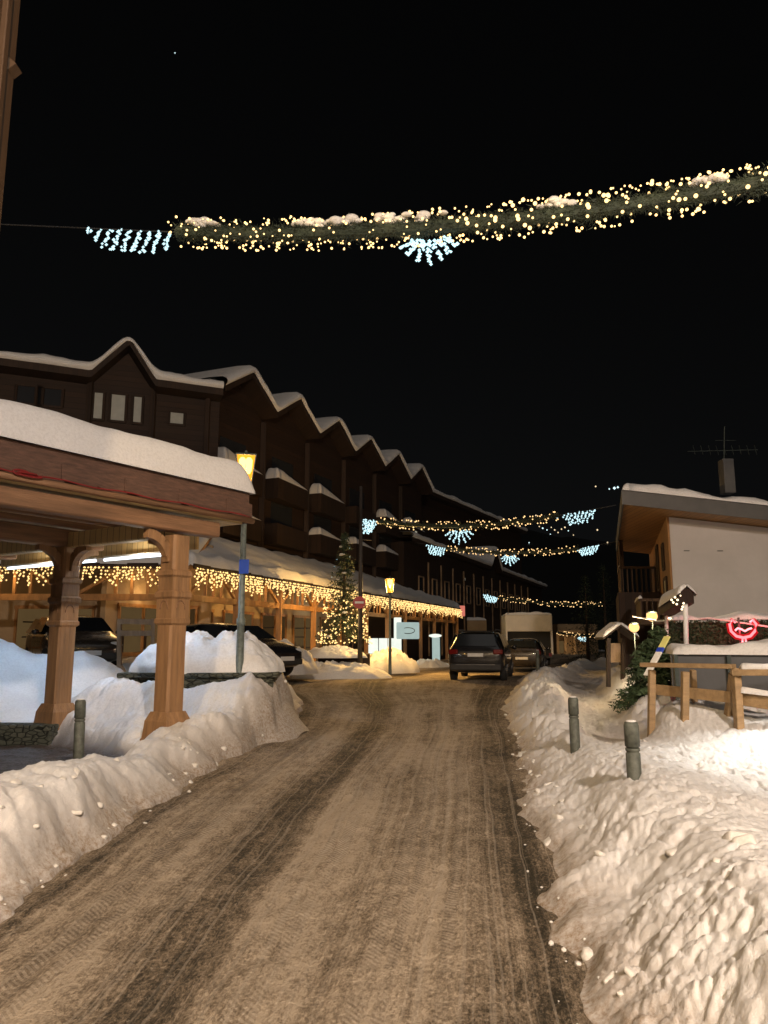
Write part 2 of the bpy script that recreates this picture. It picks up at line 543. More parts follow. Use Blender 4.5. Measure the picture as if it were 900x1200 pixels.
def sheet(name, V, mat, parent=None, attrs=None, uv=None, smooth=True):
    """grid V[rows][cols][3] -> mesh, fast"""
    n, m = V.shape[:2]
    me = bpy.data.meshes.new(name)
    verts = V.reshape(-1, 3)
    loc = Vector((0, 0, 0))
    if parent is not None:
        iw = np.array(wmat(parent).inverted())
        verts = verts @ iw[:3, :3].T + iw[:3, 3]
    else:
        loc = Vector((float(verts[:, 0].mean()), float(verts[:, 1].mean()), float(verts[:, 2].min())))
        verts = verts - np.array(loc)
    idx = np.arange(n * m).reshape(n, m)
    q = np.stack([idx[:-1, :-1], idx[:-1, 1:], idx[1:, 1:], idx[1:, :-1]], -1).reshape(-1, 4)
    me.vertices.add(n * m); me.vertices.foreach_set('co', verts.astype(np.float32).ravel())
    me.loops.add(q.size); me.loops.foreach_set('vertex_index', q.ravel().astype(np.int32))
    me.polygons.add(len(q))
    me.polygons.foreach_set('loop_start', (np.arange(len(q)) * 4).astype(np.int32))
    me.polygons.foreach_set('use_smooth', np.full(len(q), smooth))
    me.update(calc_edges=True)
    me.validate()
    for k, a in (attrs or {}).items():
        at = me.attributes.new(k, 'FLOAT', 'POINT')
        at.data.foreach_set('value', np.asarray(a, np.float32).ravel())
    if uv is not None:
        l = me.uv_layers.new(name='UVMap')
        l.data.foreach_set('uv', uv.reshape(-1, 2)[q.ravel()].astype(np.float32).ravel())
    me.materials.append(mat)
    o = bpy.data.objects.new(name, me); o.location = loc
    COL.objects.link(o)
    if parent is not None: o.parent = parent
    return o


def copy_tree(o, parent=None):
    c = o.copy(); COL.objects.link(c)
    if parent is not None: c.parent = parent
    for ch in list(o.children): copy_tree(ch, c)
    return c


def light(name, typ, loc, col, power, parent=None, **kw):
    l = bpy.data.lights.new(name, typ)
    l.color = col; l.energy = power
    for k, v in kw.items():
        if k != 'aim': setattr(l, k, v)
    o = bpy.data.objects.new(name, l)
    COL.objects.link(o)
    loc = Vector(loc)
    if 'aim' in kw:
        o.rotation_euler = (Vector(kw['aim']) - loc).to_track_quat('-Z', 'Y').to_euler()
    if parent is not None:
        o.parent = parent; loc = wmat(parent).inverted() @ loc
        if parent.rotation_euler.z and 'aim' in kw:
            o.rotation_euler.rotate_axis('Z', 0)
    o.location = loc
    return o


def edge_prof(d, r):
    q = np.clip(d / r, 0, 1)
    return np.sqrt(np.clip(1 - (1 - q) ** 2, 0, 1))


def snow_slab(name, c00, c10, c11, c01, t, parent=None, rad=.35, nu=40, nv=16, seed=1, amp=.05, mat=None, up=0.0, taper=0.0):
    """layer of snow on the quad c00-c10-c11-c01: rounded rims, uneven thickness"""
    A, B, C, D = (np.array(v, float) for v in (c00, c10, c11, c01))
    def sp(n, L):
        a = np.linspace(0, 1, n)
        e = np.clip(rad / L, .001, .3)
        rim = (1 - np.cos(np.linspace(0, PI / 2, 6))) * e
        return np.unique(np.concatenate([rim, 1 - rim, np.linspace(e, 1 - e, n)]))
    Lu = np.linalg.norm(B - A); Lv = np.linalg.norm(D - A)
    u, v = np.meshgrid(sp(nu, Lu), sp(nv, Lv))
    p = (A * (1 - u[..., None]) + B * u[..., None]) * (1 - v[..., None]) + (D * (1 - u[..., None]) + C * u[..., None]) * v[..., None]
    du = np.minimum(u, 1 - u) * Lu; dv = np.minimum(v, 1 - v) * Lv
    th = t * edge_prof(du, rad) * edge_prof(dv, rad)
    nz = fbm(p[..., 0] * .9 + seed, p[..., 1] * .9, 3, seed)
    th = th * (1 - taper * u) * (1 + nz * amp / t * 2) + up * np.minimum(dv, du)
    V = p.copy(); V[..., 2] += th + .003
    return sheet(name, V, mat or snow_clean, parent)


def dome(name, c, rx, ry, h, label=None, parent=None, seed=1, rz=0, mat=None, lump=.18, group=None, power=.75):
    r, a = np.meshgrid(np.linspace(0, 1, 50), np.linspace(0, 2 * PI, 130))
    rr = 1 + .18 * perlin(np.cos(a) * 1.7 + seed * 3.1, np.sin(a) * 1.7, seed)
    x = r * rx * np.cos(a) * rr; y = r * ry * np.sin(a) * rr
    X = c[0] + x * math.cos(rz) - y * math.sin(rz); Y = c[1] + x * math.sin(rz) + y * math.cos(rz)
    f = np.clip(1 - r ** 2.2, 0, 1) ** power
    Z = c[2] + h * f * (1 + lump * 1.6 * fbm(X * 1.4, Y * 1.4, 4, seed)) + .03 * fbm(X * 6, Y * 6, 3, seed + 3) * f + f ** .5 * (.05 * clods(X, Y, 2.6, seed) + .03 * clods(X, Y, 6, seed + 1))
    o = sheet(name, np.stack([X, Y, Z], -1), mat or snow_clean, parent)
    if label: tag(o, label, 'snow heap', group)
    return o


# ------------------------------------------------------------------ world, camera
w = bpy.data.worlds.new('World'); S.world = w; w.use_nodes = True
nt = w.node_tree; nt.nodes.clear()
wo = nt.nodes.new('ShaderNodeOutputWorld'); bg = nt.nodes.new('ShaderNodeBackground')
sky = nt.nodes.new('ShaderNodeTexSky'); sky.sky_type = 'NISHITA'; sky.sun_disc = False
sky.sun_elevation = R(25); sky.sun_rotation = R(160)
hs = nt.nodes.new('ShaderNodeHueSaturation'); hs.inputs['Saturation'].default_value = .12
nt.links.new(sky.outputs[0], hs.inputs['Color']); nt.links.new(hs.outputs[0], bg.inputs[0])
bg.inputs[1].default_value = .0006
nt.links.new(bg.outputs[0], wo.inputs[0])

cam = bpy.data.cameras.new('camera'); co = bpy.data.objects.new('camera', cam); COL.objects.link(co)
cam.sensor_fit = 'VERTICAL'; cam.sensor_height = 24; cam.lens = 18
cam.clip_start = .05; cam.clip_end = 6000
co.location = (0, 0, EYE); co.rotation_euler = (PI / 2 + TH, 0, 0)
S.camera = co

# ------------------------------------------------------------------ ground, road, snow
def XL(Y): return np.interp(Y, [0, 9, 14, 18, 22, 26, 30, 36, 48, 59, 90], [-2.35, -2.25, -1.75, -1.9, -3.0, -3.4, -3.0, -.8, 3.4, 7.2, 18.5])
def XR(Y): return np.interp(Y, [0, 3.2, 7.2, 11, 18, 24, 27, 30, 40, 60, 90], [.40, .84, 1.34, 1.85, 2.75, 4.1, 4.75, 6.3, 9.4, 15.5, 26])
def ZR(Y): return .25 * sst(8, 26, Y)


gx, gy = np.meshgrid(np.linspace(-700, 700, 8), np.linspace(-300, 900, 8))
tag(sheet('ground', np.stack([gx, gy, np.full_like(gx, -.45)], -1), snow_clean), kind='structure')

# the street
ys = np.concatenate([np.geomspace(1.2, 30, 640), np.linspace(30.3, 95, 80)])
us = np.linspace(-.22, 1.22, 190)
U, Yg = np.meshgrid(us, ys)
Xg = XL(Yg) + (XR(Yg) - XL(Yg)) * U
fine = sst(40, 10, Yg)
rut = sum(-a * np.exp(-((U - uc) / wd) ** 2) for uc, wd, a in ((.13, .05, .018), (.30, .05, .014), (.40, .06, .022), (.60, .04, .012), (.78, .05, .016), (.92, .05, .02)))
Zg = ZR(Yg) + fine * (rut + .012 * fbm(U * 14, Yg * .7, 4, 3) + .010 * fbm(Xg * 4, Yg * 3, 2, 8) + .008 * np.maximum(0, fbm(Xg * 8, Yg * 6, 1, 21)))
tag(sheet('road', np.stack([Xg, Yg, Zg], -1), road_m, uv=np.stack([U, Yg], -1)), kind='structure')


def clods(X, Y, k, seed):
    d = worley(X * k + .8 * perlin(X * k * .7, Y * k * .7, seed + 1), Y * k + .8 * perlin(X * k * .7 + 9, Y * k * .7, seed + 2), seed)
    return np.sqrt(np.clip(1 - (d / .62) ** 2, 0, 1))


# right-hand side: ploughed ridge, trodden footpath, drifts by the terrace
PATHX = ([8, 10, 12.6, 16, 20, 23, 28, 40], [2.75, 3.0, 3.5, 4.25, 5.1, 5.8, 7.2, 11.5])
def right_h(X, Y):
    wob = .13 * fbm(X * .9 + 3.3, Y * .9, 4, 5) + .05 * perlin(X * 3, Y * 3, 6) * sst(1, .3, X - XR(Y))
    d = X - XR(Y) + wob
    ridge = np.interp(Y, [0, 7, 10, 14, 24], [.40, .40, .30, .24, .20]) * sst(-.02, .85, d) + .05 * sst(.0, .12, d)
    ridge += np.interp(Y, [0, 7, 10, 20], [.12, .10, .05, .10]) * np.exp(-((d - 1.1) / .5) ** 2) * (1 + .6 * fbm(X * .6, Y * .6, 2, 9))
    drift = .22 * sst(2.4, 4.5, d) + .46 * np.exp(-(((X - 4.0) / .75) ** 2 + ((Y - 10.1) / 1.0) ** 2)) + .30 * np.exp(-(((X - 4.6) / .9) ** 2 + ((Y - 8.6) / .9) ** 2))
    drift += .52 * np.exp(-(((X - 5.1) / .75) ** 2 + ((Y - 14.2) / 1.3) ** 2))
    heap3 = .12 * np.exp(-(((X - 5.0) / .8) ** 2 + ((Y - 25.5) / 2.2) ** 2)) + .06 * np.exp(-(((X - 3.6) / .7) ** 2 + ((Y - 18) / 3) ** 2))
    heap3 += .30 * np.exp(-(((X - 5.7) / .5) ** 2 + ((Y - 19) / 1.6) ** 2))
    path = np.exp(-((X - np.interp(Y, *PATHX)) / (.26 + .018 * Y)) ** 4) * sst(8.6, 11.0, Y)
    on = sst(.05, .5, d)
    h = ridge + drift + heap3
    h = h * (1 - path * .86) + .03 * path
    rough = on * (1 - .75 * path)
    rough2 = .35 + 0.8 * sst(5.4, 3.6, Y + .35 * (1.6 - X)) + .65 * np.clip(sst(1.5, .3, d) + sst(6.5, 4.0, Y) * .9, 0, 1)
    h += rough * (.085 * fbm(X * .55, Y * .55, 2, 2) + .010 * fbm(X * 5.5, Y * 5.5, 3, 6))
    cmask = .12 + .88 * sst(-.05, .45, perlin(X * .8, Y * .8, 44) + .35 * perlin(X * 2.3, Y * 2.3, 45) + .45 * rough2 - .25)
    h += sst(-.03, .2, d) * (1 - path) * rough2 * cmask * (.010 * clods(X, Y, 3.4, 3) + .012 * clods(X, Y, 7.5, 4) + .012 * clods(X, Y, 15, 11) + .008 * clods(X, Y, 34, 13))
    h += on * (1 - path) * sst(9, 13, Y) * (.10 * clods(X, Y, 2.0, 41) + .07 * clods(X, Y, 4.0, 42)) * sst(-.3, .2, perlin(X * .7, Y * .7, 43))
    h += sst(-.03, .2, d) * .010 * fbm(X * 16, Y * 16, 3, 31)
    crease = np.abs(fbm(X * 1.9, Y * 1.9, 3, 52)); h -= on * (1 - path) * .025 * sst(.12, .0, crease)
    h -= sst(0, -.15, d) * .3
    foot = path * .03 * fbm(X * 3.5, Y * 3.5, 3, 77)
    dirt = np.clip(.95 * sst(.42, -.05, d) + .16 * sst(1.4, .2, d) * sst(-.2, .5, perlin(X * 1.6, Y * 1.6, 15)) + .42 * path + .20 * sst(5.6, 3.2, Y) * sst(-.1, .5, perlin(X * 1.3, Y * 1.3, 19)), 0, 1)
    return h + ZR(Y) * .9 + foot, dirt


ys = np.geomspace(1.3, 46, 640)
ts = np.concatenate([np.linspace(-.35, 3.2, 330), np.linspace(3.25, 15, 90)])
T, Yg = np.meshgrid(ts, ys)
Xg = XR(Yg) + T * (.55 + .06 * Yg)
Hh, Dd = right_h(Xg, Yg)
tag(sheet('snow_bank', np.stack([Xg, Yg, Hh], -1), snow_dirty, attrs={'dirt': Dd, 'soil': Dd * 0}), kind='structure')


# left-hand side
E = Vector((.55, .835)); N = Vector((-.835, .55)); B0 = Vector((-2.95, 10.8))
def left_h(X, Y):
    wob = .14 * fbm(X * 1.0 + 1.3, Y * 1.0, 4, 25)
    d = XL(Y) - X + wob
    wid = np.interp(Y, [0, 6, 9, 11, 14, 17], [.85, .80, .72, .8, .9, 1.2])
    top = np.interp(Y, [0, 5, 8, 10, 12, 15, 17.5, 20], [.50, .50, .38, .22, .20, .34, .22, .0])
    bank = top * sst(-.02, .45, d) * (1 - sst(wid * .85, wid * 1.45, d))
    ee = (X - B0.x) * E.x + (Y - B0.y) * E.y
    nn = (X - B0.x) * N.x + (Y - B0.y) * N.y
    plaza = .22 * sst(8.8, 10.8, Y + .0 * X) * sst(-.3, .5, d) + .62 * sst(15.5, 20, Y) * sst(.2, 2.4, d)
    soil = sst(.85, 1.15, d + .12 * perlin(X * 2, Y * 2, 61)) * sst(10.9, 10.4, Y + .85 * np.maximum(X + 3.4, -1.6) + .25 * perlin(X * 1.5, Y * 1.5, 62))
    plaza = plaza * (1 - soil)
    heap = 1.05 * np.exp(-(((X + 7.7) / 1.35) ** 2 + ((Y - 15.6) / 1.2) ** 2)) + .75 * np.exp(-(((X + 5.9) / .9) ** 2 + ((Y - 16.0) / 1.0) ** 2)) + .7 * np.exp(-(((X + 9.6) / 1.6) ** 2 + ((Y - 16.2) / 1.5) ** 2))
    heap += .62 * np.exp(-(((X + 4.45) / .75) ** 2 + ((Y - 13.1) / .9) ** 2)) + .50 * np.exp(-(((X + 3.3) / 1.0) ** 2 + ((Y - 12.55) / .55) ** 2))
    heap += .80 * np.exp(-(((X + 1.85) / .5) ** 2 + ((Y - 13.6) / 1.1) ** 2))
    heap = heap * (1 - soil); h = bank + plaza + heap + .05
    on = sst(.05, .4, d) * (1 - soil)
    bk = sst(-.03, .2, d) * (1 - sst(wid, wid * 1.5, d))
    h += on * (.08 * fbm(X * .8, Y * .8, 3, 12) + .016 * fbm(X * 5, Y * 5, 3, 16)) + soil * .02 * fbm(X * 4, Y * 4, 3, 17)
    face = bk * sst(.8, .1, d)
    cm = sst(-.2, .3, perlin(X * 1.1, Y * 1.1, 71) + .1)
    h += face * .6 * sst(.55, .2, d) * (.02 * clods(X, Y, 8, 64) + .016 * clods(X, Y, 16, 65)) + (bk * .35 + face * .65) * cm * (.018 * clods(X, Y, 5, 33) + .018 * clods(X, Y, 10, 34) + .013 * clods(X, Y, 20, 35) + .007 * clods(X, Y, 34, 36))
    h += on * sst(9.5, 12, Y) * (.06 * clods(X, Y, 2.4, 46) + .04 * clods(X, Y, 5, 47)) * sst(-.4, .2, perlin(X * .8, Y * .8, 48))
    h += sst(-.03, .2, d) * (1 - soil) * .010 * fbm(X * 16, Y * 16, 3, 37)
    crease = np.abs(fbm(X * 2.1, Y * 2.1, 3, 53)); h -= on * .02 * sst(.12, .0, crease)
    h -= sst(0, -.15, d) * .3
    park = sst(16.5, 19, Y) * sst(1.0, 2.5, d)
    dirt = np.clip(.95 * sst(.4, -.05, d) + .18 * sst(1.0, .2, d) * sst(-.2, .4, perlin(X * 1.6, Y * 1.6, 18)) + .75 * park * sst(-.4, .3, perlin(X * .8, Y * .8, 81)), 0, 1)
    return h + ZR(Y) * .9 * sst(6, 0, d), dirt, soil


ys = np.geomspace(1.3, 31, 560)
ts = np.concatenate([np.linspace(-.35, 2.6, 250), np.linspace(2.65, 14, 130)])
T, Yg = np.meshgrid(ts, ys)
Xg = XL(Yg) - T * (.6 + .055 * Yg)
Hh, Dd, So = left_h(Xg, Yg)
tag(sheet('snow_slope', np.stack([Xg, Yg, Hh], -1)[:, ::-1], snow_dirty, attrs={'dirt': Dd[:, ::-1], 'soil': So[:, ::-1]}), kind='structure')


def hr(x, y): return float(right_h(np.array([x]), np.array([y]))[0][0])
def hl(x, y): return float(left_h(np.array([x]), np.array([y]))[0][0])


# loose clods along the foot of both banks
b = MB()
for i in range(150):
    y = 2.2 * (18 / 2.2) ** random.random()
    if random.random() < .62:
        dd = random.gauss(0, .09) - .02; x = float(XR(y)) + dd; z = max(hr(x, y), float(ZR(y)))
    else:
        dd = random.gauss(0, .09) - .02; x = float(XL(y)) - dd; z = max(hl(x, y), float(ZR(y)))
    r = random.choice((.008, .010, .014, .018, .024, .036)) * (.7 + .6 * random.random()) * (1 if dd > -.05 else .55)
    b.ico((x, y, z - r * .15), r, 2 if r > .02 else 1, (1, random.uniform(.7, 1.2), random.uniform(.55, .9)), .22)
tag(b.build('snow_clods', snow_clod_m, None, True), kind='stuff')
b = MB()
for i in range(90):
    if random.random() < .6:
        y = 2.6 * (13 / 2.6) ** random.random(); dd = random.choice((random.uniform(.0, .35), random.uniform(.1, 1.6)))
        if y < 5.5 and random.random() < .5: dd = random.uniform(.2, 1.6)
        x = float(XR(y)) + dd; z = hr(x, y)
    else:
        y = 3.6 * (16 / 3.6) ** random.random(); dd = random.uniform(.02, .5)
        x = float(XL(y)) - dd; z = hl(x, y)
    r = random.uniform(.02, .06) * (1.2 if y < 5 else 1)
    m = Matrix.Translation((x, y, z - r * .28)) @ Matrix.Rotation(random.random() * 6.28, 4, 'Z') @ Matrix.Rotation(random.gauss(0, .5), 4, 'X') @ Matrix.Rotation(random.gauss(0, .4), 4, 'Y')
    sx, sy, sz = r * random.uniform(.7, 1.5), r * random.uniform(.6, 1.1), r * random.uniform(.35, .75)
    vs = [b.bm.verts.new(m @ Vector((a * sx * random.uniform(.6, 1.1), c * sy * random.uniform(.6, 1.1), e * sz * random.uniform(.6, 1.1)))) for e in (-1, 1) for a, c in ((-1, -1), (1, -1), (1, 1), (-1, 1))]
    fs = [b.bm.faces.new([vs[k] for k in q]) for q in ((3, 2, 1, 0), (4, 5, 6, 7), (0, 1, 5, 4), (1, 2, 6, 5), (2, 3, 7, 6), (3, 0, 4, 7))]
    bmesh.ops.bevel(b.bm, geom=list({e for f in fs for e in f.edges}), offset=r * .34, segments=3, affect='EDGES', profile=.5)
tag(b.build('snow_chunks', snow_clod_m, None, True), kind='stuff')


# ------------------------------------------------------------------ bollards
def bollard():
    t = thing('bollard', (0, 0, 0), 'x', 'bollard', group='bollards standing in the snow')
    m = MB(); m.lathe((0, 0, 0), [(.058, 0), (.058, .66), (.050, .665), (.050, .675), (.058, .68), (.058, .70)], 20).build('post', bollard_m, t, True)
    m = MB(); m.lathe((0, 0, 0), [(.050, .70), (.050, .712), (.060, .715), (.060, .88), (.052, .905), (.03, .912)], 20).build('cap', bollard_m, t, True)
    sp = MB(); sp.ico((0, .0, .913), .045, 2, (1, 1, .25)).build('snow_dusting', snow_clean, t, True)
    return t


bz = bollard()
for i, (px, py, Y, lab) in enumerate(((741, 845, 6.5, 'nearest grey green bollard in the right snow bank, the largest one'), (672, 817, 9.3, 'second bollard of the right snow bank, beside the trodden footpath'), (630, 775, 24.8, 'small far bollard in a snow heap to the right of the black car'), (97, 820, 8.9, 'single bollard on the left side in front of the wooden shelter posts'))):
    o = bz if i == 0 else copy_tree(bz)
    o.location = P(px, py, Y) - Vector((0, 0, .912))
    if i == 2: o.location.z = max(o.location.z, hr(o.location.x, Y) - .25)
    o['label'] = lab
    o.rotation_euler = (R((.8, -.6, 1, 1.5)[i]), R((-1.0, .6, .8, 2.5)[i]), i)

# ------------------------------------------------------------------ wooden shelter on the left
def sh(e, n, z): return Vector((B0.x + E.x * e + N.x * n, B0.y + E.y * e + N.y * n, z))
FR = Matrix(((N.x, E.x, 0, B0.x), (N.y, E.y, 0, B0.y), (0, 0, 1, 0), (0, 0, 0, 1)))   # local (n, e, z)
shelter = thing('wooden_shelter', (B0.x, B0.y, .2), 'open timber shelter with carved posts and thick snow on its shingled roof', 'shelter', math.atan2(N.y, N.x))
E0, E1, N0, N1 = -5.2, 1.3, -.12, 6.6
for (n, e) in ((0, 0), (2.5, 0), (5, 0), (0, -4.2), (2.5, -4.2), (5, -4.2)):
    m = MB(FR)
    m.lathe((n, e, 0), [(.150, .62), (.150, 1.80), (.172, 1.83), (.172, 1.88), (.155, 1.90), (.155, 2.16), (.178, 2.19), (.178, 2.25), (.150, 2.28), (.150, 2.46), (.175, 2.49), (.175, 2.54), (.148, 2.57), (.148, 3.05)], 4, square=True)
    bmesh.ops.bevel(m.bm, geom=[ed for ed in m.bm.edges if abs((ed.verts[0].co - ed.verts[1].co).z) > .3], offset=.03, segments=1, affect='EDGES')
    po = m.build('post', wood_post, shelter)
    k = MB(FR); k.lathe((n, e, 0), [(.25, .20), (.25, .28), (.235, .30), (.215, .52), (.165, .64)], 4, square=True).build('plinth', wood_post, po)
    k = MB(FR); k.box((n, e, .13), (.56, .56, .22), bev=.03).build('footing', stone_m, po)
    for sx in (-1, 1):          # carved arches on the post's two visible faces
        for ax in (0, 1):
            pts = []
            for q in range(9):
                a = PI * q / 8
                dx, dz = .075 * math.cos(a), 2.02 + .12 * math.sin(a)
                pts.append((n + (dx if ax else sx * .158), e + (sx * .158 if ax else dx), dz))
            MB(FR).tube(pts, .010, 6).build('carving', wood_beam, po)
# beams
m = MB(FR); m.bar((0, E0, 3.22), (0, .75, 3.22), .24, .22, .02).build('beam', wood_beam, shelter)
m = MB(FR); m.bar((2.5, E0, 3.19), (2.5, .6, 3.19), .22, .28, .02).build('beam', wood_beam, shelter)
m = MB(FR); m.bar((5, E0, 3.19), (5, .6, 3.19), .22, .28, .02).build('beam', wood_beam, shelter)
for e in (0, -4.2):
    for n0, n1 in ((.13, 2.39), (2.61, 4.89), (5.11, 6.4)):
        MB(FR).bar((n0, e, 3.16), (n1, e, 3.16), .20, .24, .02).build('tie_beam', wood_ceiling, shelter)
# knee braces, curved
def brace(n, e, dn, de):
    k = MB(FR); pts = []
    for q in range(7):
        a = PI / 2 * q / 6
        out = .13 + .40 * (1 - math.cos(a)); up = 2.68 + .36 * math.sin(a)
        pts.append((n + dn * out, e + de * out, up))
    for a, c in zip(pts, pts[1:]): k.bar(a, c, .10, .13)
    k.build('brace', wood_post, shelter)
for n in (0, 2.5):
    brace(n, 0, 1, 0); brace(n, 0, 0, -1)
brace(2.5, 0, -1, 0); brace(5, 0, -1, 0); brace(2.5, 0, 0, 1); brace(5, 0, 0, -1)
# ceiling and joists
MB(FR).box(((N0 + N1) / 2, (E0 + E1) / 2, 3.40), (N1 - N0 - .1, E1 - E0 - .1, .05)).build('ceiling', wood_ceiling, shelter)
for n in (.65, 1.3, 1.95, 3.2, 3.8, 4.4, 5.6, 6.2):
    MB(FR).bar((n, E0 + .1, 3.33), (n, E1 - .06, 3.33), .10, .09).build('joist', wood_beam, shelter)
# end board over the tube lights
MB(FR).box(((N0 + N1) / 2 + .5, E1 - .02, 3.21), (N1 - N0 - 1.1, .05, .32)).build('end_board', wood_ceiling, shelter)
# deep shingled fascia with scalloped lower edge
m = MB(FR)
m.box((N0 - .02, (E0 + E1) / 2, 3.76), (.03, E1 - E0, .20)); m.build('fascia_board', wood_shingle, shelter)
m = MB(FR); kx = E0; i = 0
while kx < E1 - .02:
    wd = min(.46, E1 - kx)
    y0, y1 = kx, kx + wd + .05
    z0, z1 = 3.50 + .02 * random.random(), 3.415 + .02 * random.random()
    m.prism([(N0 - .035 - .012 * (i % 2), y0, z0), (N0 - .035 - .012 * (i % 2), y1, z1), (N0 - .03 - .012 * (i % 2), y1, 3.69), (N0 - .03 - .012 * (i % 2), y0, 3.69)], (-.025, 0, 0))
    kx += wd; i += 1
m.build('shingle_fascia', wood_shingle, shelter)
m = MB(FR)
kx = N0
while kx < N1 - .05:
    m.box((kx + .09, E1 + .03, 3.62 + .01 * random.random()), (.17, .022, .46)); kx += .19
m.build('gable_fascia', wood_shingle, shelter)
roof = MB(FR).box(((N0 + N1) / 2, (E0 + E1) / 2, 3.64), (N1 - N0 - .03, E1 - E0 - .03, .40)).build('roof', wood_shingle, shelter)
snow_slab('snow_cover', sh(E0, N0 - .1, 3.855), sh(E1 + .08, N0 - .1, 3.855), sh(E1 + .08, N1, 3.855), sh(E0, N1, 3.855), .50, roof, .24, 70, 40, 3, .02, up=.03)
MB(FR).tube([(N0 - .10, E0, 3.42), (N0 - .10, E1 + .03, 3.42)], .045, 10).build('gutter', wood_beam, shelter, True)
MB(FR).tube([(N0 - .16, E0 + k * .2, 3.47 + .012 * math.sin(k * 1.3)) for k in range(33)], .010, 6).build('red_cable', red_cable, shelter, True)
m = MB(FR)
m.tube([(N0 - .17, -2.55 + .10 * math.cos(a), 3.47 + .03 * math.sin(a)) for a in np.linspace(0, 5.6, 14)], .012, 6)
m.tube([(N0 - .18, -2.45 + .16 * math.cos(a), 3.46 + .02 * math.sin(a)) for a in np.linspace(1, 6.6, 14)], .012, 6)
m.build('cable_coil', red_cable, shelter, True)

# tube lights under its far edge
for n0, n1, lab in ((1.15, 1.2 + 2.0, 'short cold white tube light under the shelter edge between its two front posts'), (3.45, 6.2, 'long cold white tube light under the shelter edge at the far left')):
    t = thing('tube_light', sh(E1 - .1, (n0 + n1) / 2, 3.0), lab, 'tube light', group='tube lights under the shelter')
    MB(FR).tube([(n0, E1 - .09, 3.0), (n1, E1 - .09, 3.0)], .024, 8).build('tube', tube_m, t, True)
    MB(FR).box(((n0 + n1) / 2, E1 - .09, 3.042), (n1 - n0, .05, .03)).build('housing', white_post, t)
    a = light('tube_lamp', 'AREA', sh(E1 - .09, (n0 + n1) / 2, 2.965), (.42, .66, 1.0), 13 * (n1 - n0), None, shape='RECTANGLE', size=n1 - n0, size_y=.05)
    a.rotation_euler = (0, 0, math.atan2(N.y, N.x)); a.name = 'tube_lamp'
    a.parent = t; a.location = a.location - t.location
    light('tube_spill', 'POINT', sh(E1 - .25, (n0 + n1) / 2, 2.86), (1, .90, .70), 16, t, shadow_soft_size=.05)

# low mossy wall, planter with snow
t = MB(); t.box((-7.35, 12.05, .16), (4.9, .34, .40), rz=R(-4), bev=.03)
tag(t.build('stone_wall', stone_m), 'low mossy stone wall at the feet of the left shelter post', 'stone wall')
pl = thing('stone_planter', (-3.1, 13.7, .2), 'long stone planter under a big rounded snow heap beside the tall lamp', 'planter')
MB().box((-3.1, 13.55, .58), (2.45, 1.3, .84), rz=R(4), bev=.04).build('trough', stone_m, pl)
MB().box((-3.1, 13.55, 1.03), (2.6, 1.44, .08), rz=R(4), bev=.02).build('rim', stone_m, pl)
dome('snow_heap', (-3.05, 13.6, 1.05), 1.38, .82, .60, 'big rounded clean snow heap on the stone planter', None, 5, R(4), power=.6)

# ------------------------------------------------------------------ street lamps
def street_lamp():
    t = thing('street_lamp', (0, 0, 0), 'x', 'street lamp', group='old style amber street lamps')
    m = MB(); m.lathe((0, 0, 0), [(.13, 0), (.13, .10), (.095, .16), (.085, .9), (.10, .93), (.10, 1.0), (.07, 1.05), (.06, 1.9), (.075, 1.92), (.075, 2.0), (.055, 2.04), (.045, 4.05), (.07, 4.08), (.07, 4.12), (.03, 4.2)], 14).build('pole', pole_m, t, True)
    l = MB(); l.lathe((0, 0, 0), [(.09, 4.2), (.10, 4.23), (.10, 4.25)], 4, square=True)
    for sx in (-1, 1):
        for sy in (-1, 1):
            l.bar((sx * .095, sy * .095, 4.25), (sx * .165, sy * .165, 4.80), .016)
    l.lathe((0, 0, 0), [(.175, 4.80), (.178, 4.815), (.10, 4.85), (.03, 4.87), (.015, 4.91)], 4, square=True)
    lo = l.build('lantern', iron_m, t)
    MB().lathe((0, 0, 0), [(.088, 4.255), (.155, 4.795)], 4, square=True).build('glass', lamp_glass_m, lo)
    k = MB()
    for dx in (-.055, .055): k.lathe((dx, 0, 0), [(.02, 4.50), (.050, 4.56), (.062, 4.74), (.03, 4.785)], 10)
    k.build('burner', lamp_glow, lo, True)
    MB().tube([(0, 0, 4.25), (0, 0, 4.72)], .010, 6).build('rod', iron_m, lo)
    light('lamp_light', 'POINT', (0, 0, 4.52), (1, .56, .16), 520, t, shadow_soft_size=.06)
    return t


LAMPZ = 1
lp = street_lamp()
p1 = P(287, 575, 13.0)
p2 = P(457, 696, 31)
lp.location = (p1.x, 13.0, p1.z - 4.2); lp['label'] = 'tall amber street lamp rising beside the shelter roof, grey green pole'
lp.rotation_euler = (0, 0, R(12))
l2 = copy_tree(lp); l2.location = (p2.x, 31, p2.z - 4.2)
l2['label'] = 'smaller far amber street lamp in front of the lit arcade'
for ch in l2.children:
    if ch.type == 'LIGHT': ch.data = ch.data.copy(); ch.data.energy = 6500
sg = thing('blue_sign', P(287, 674, 12.9), 'small blue plate fixed to the tall lamp pole', 'sign')
MB().box(P(286, 664, 12.92), (.17, .02, .24), rz=R(-8), bev=.004).build('plate', sign_blue, sg)
MB().box(P(285.5, 664, 12.94) + Vector((0, .0, 0)), (.05, .05, .05)).build('bracket', iron_m, sg)

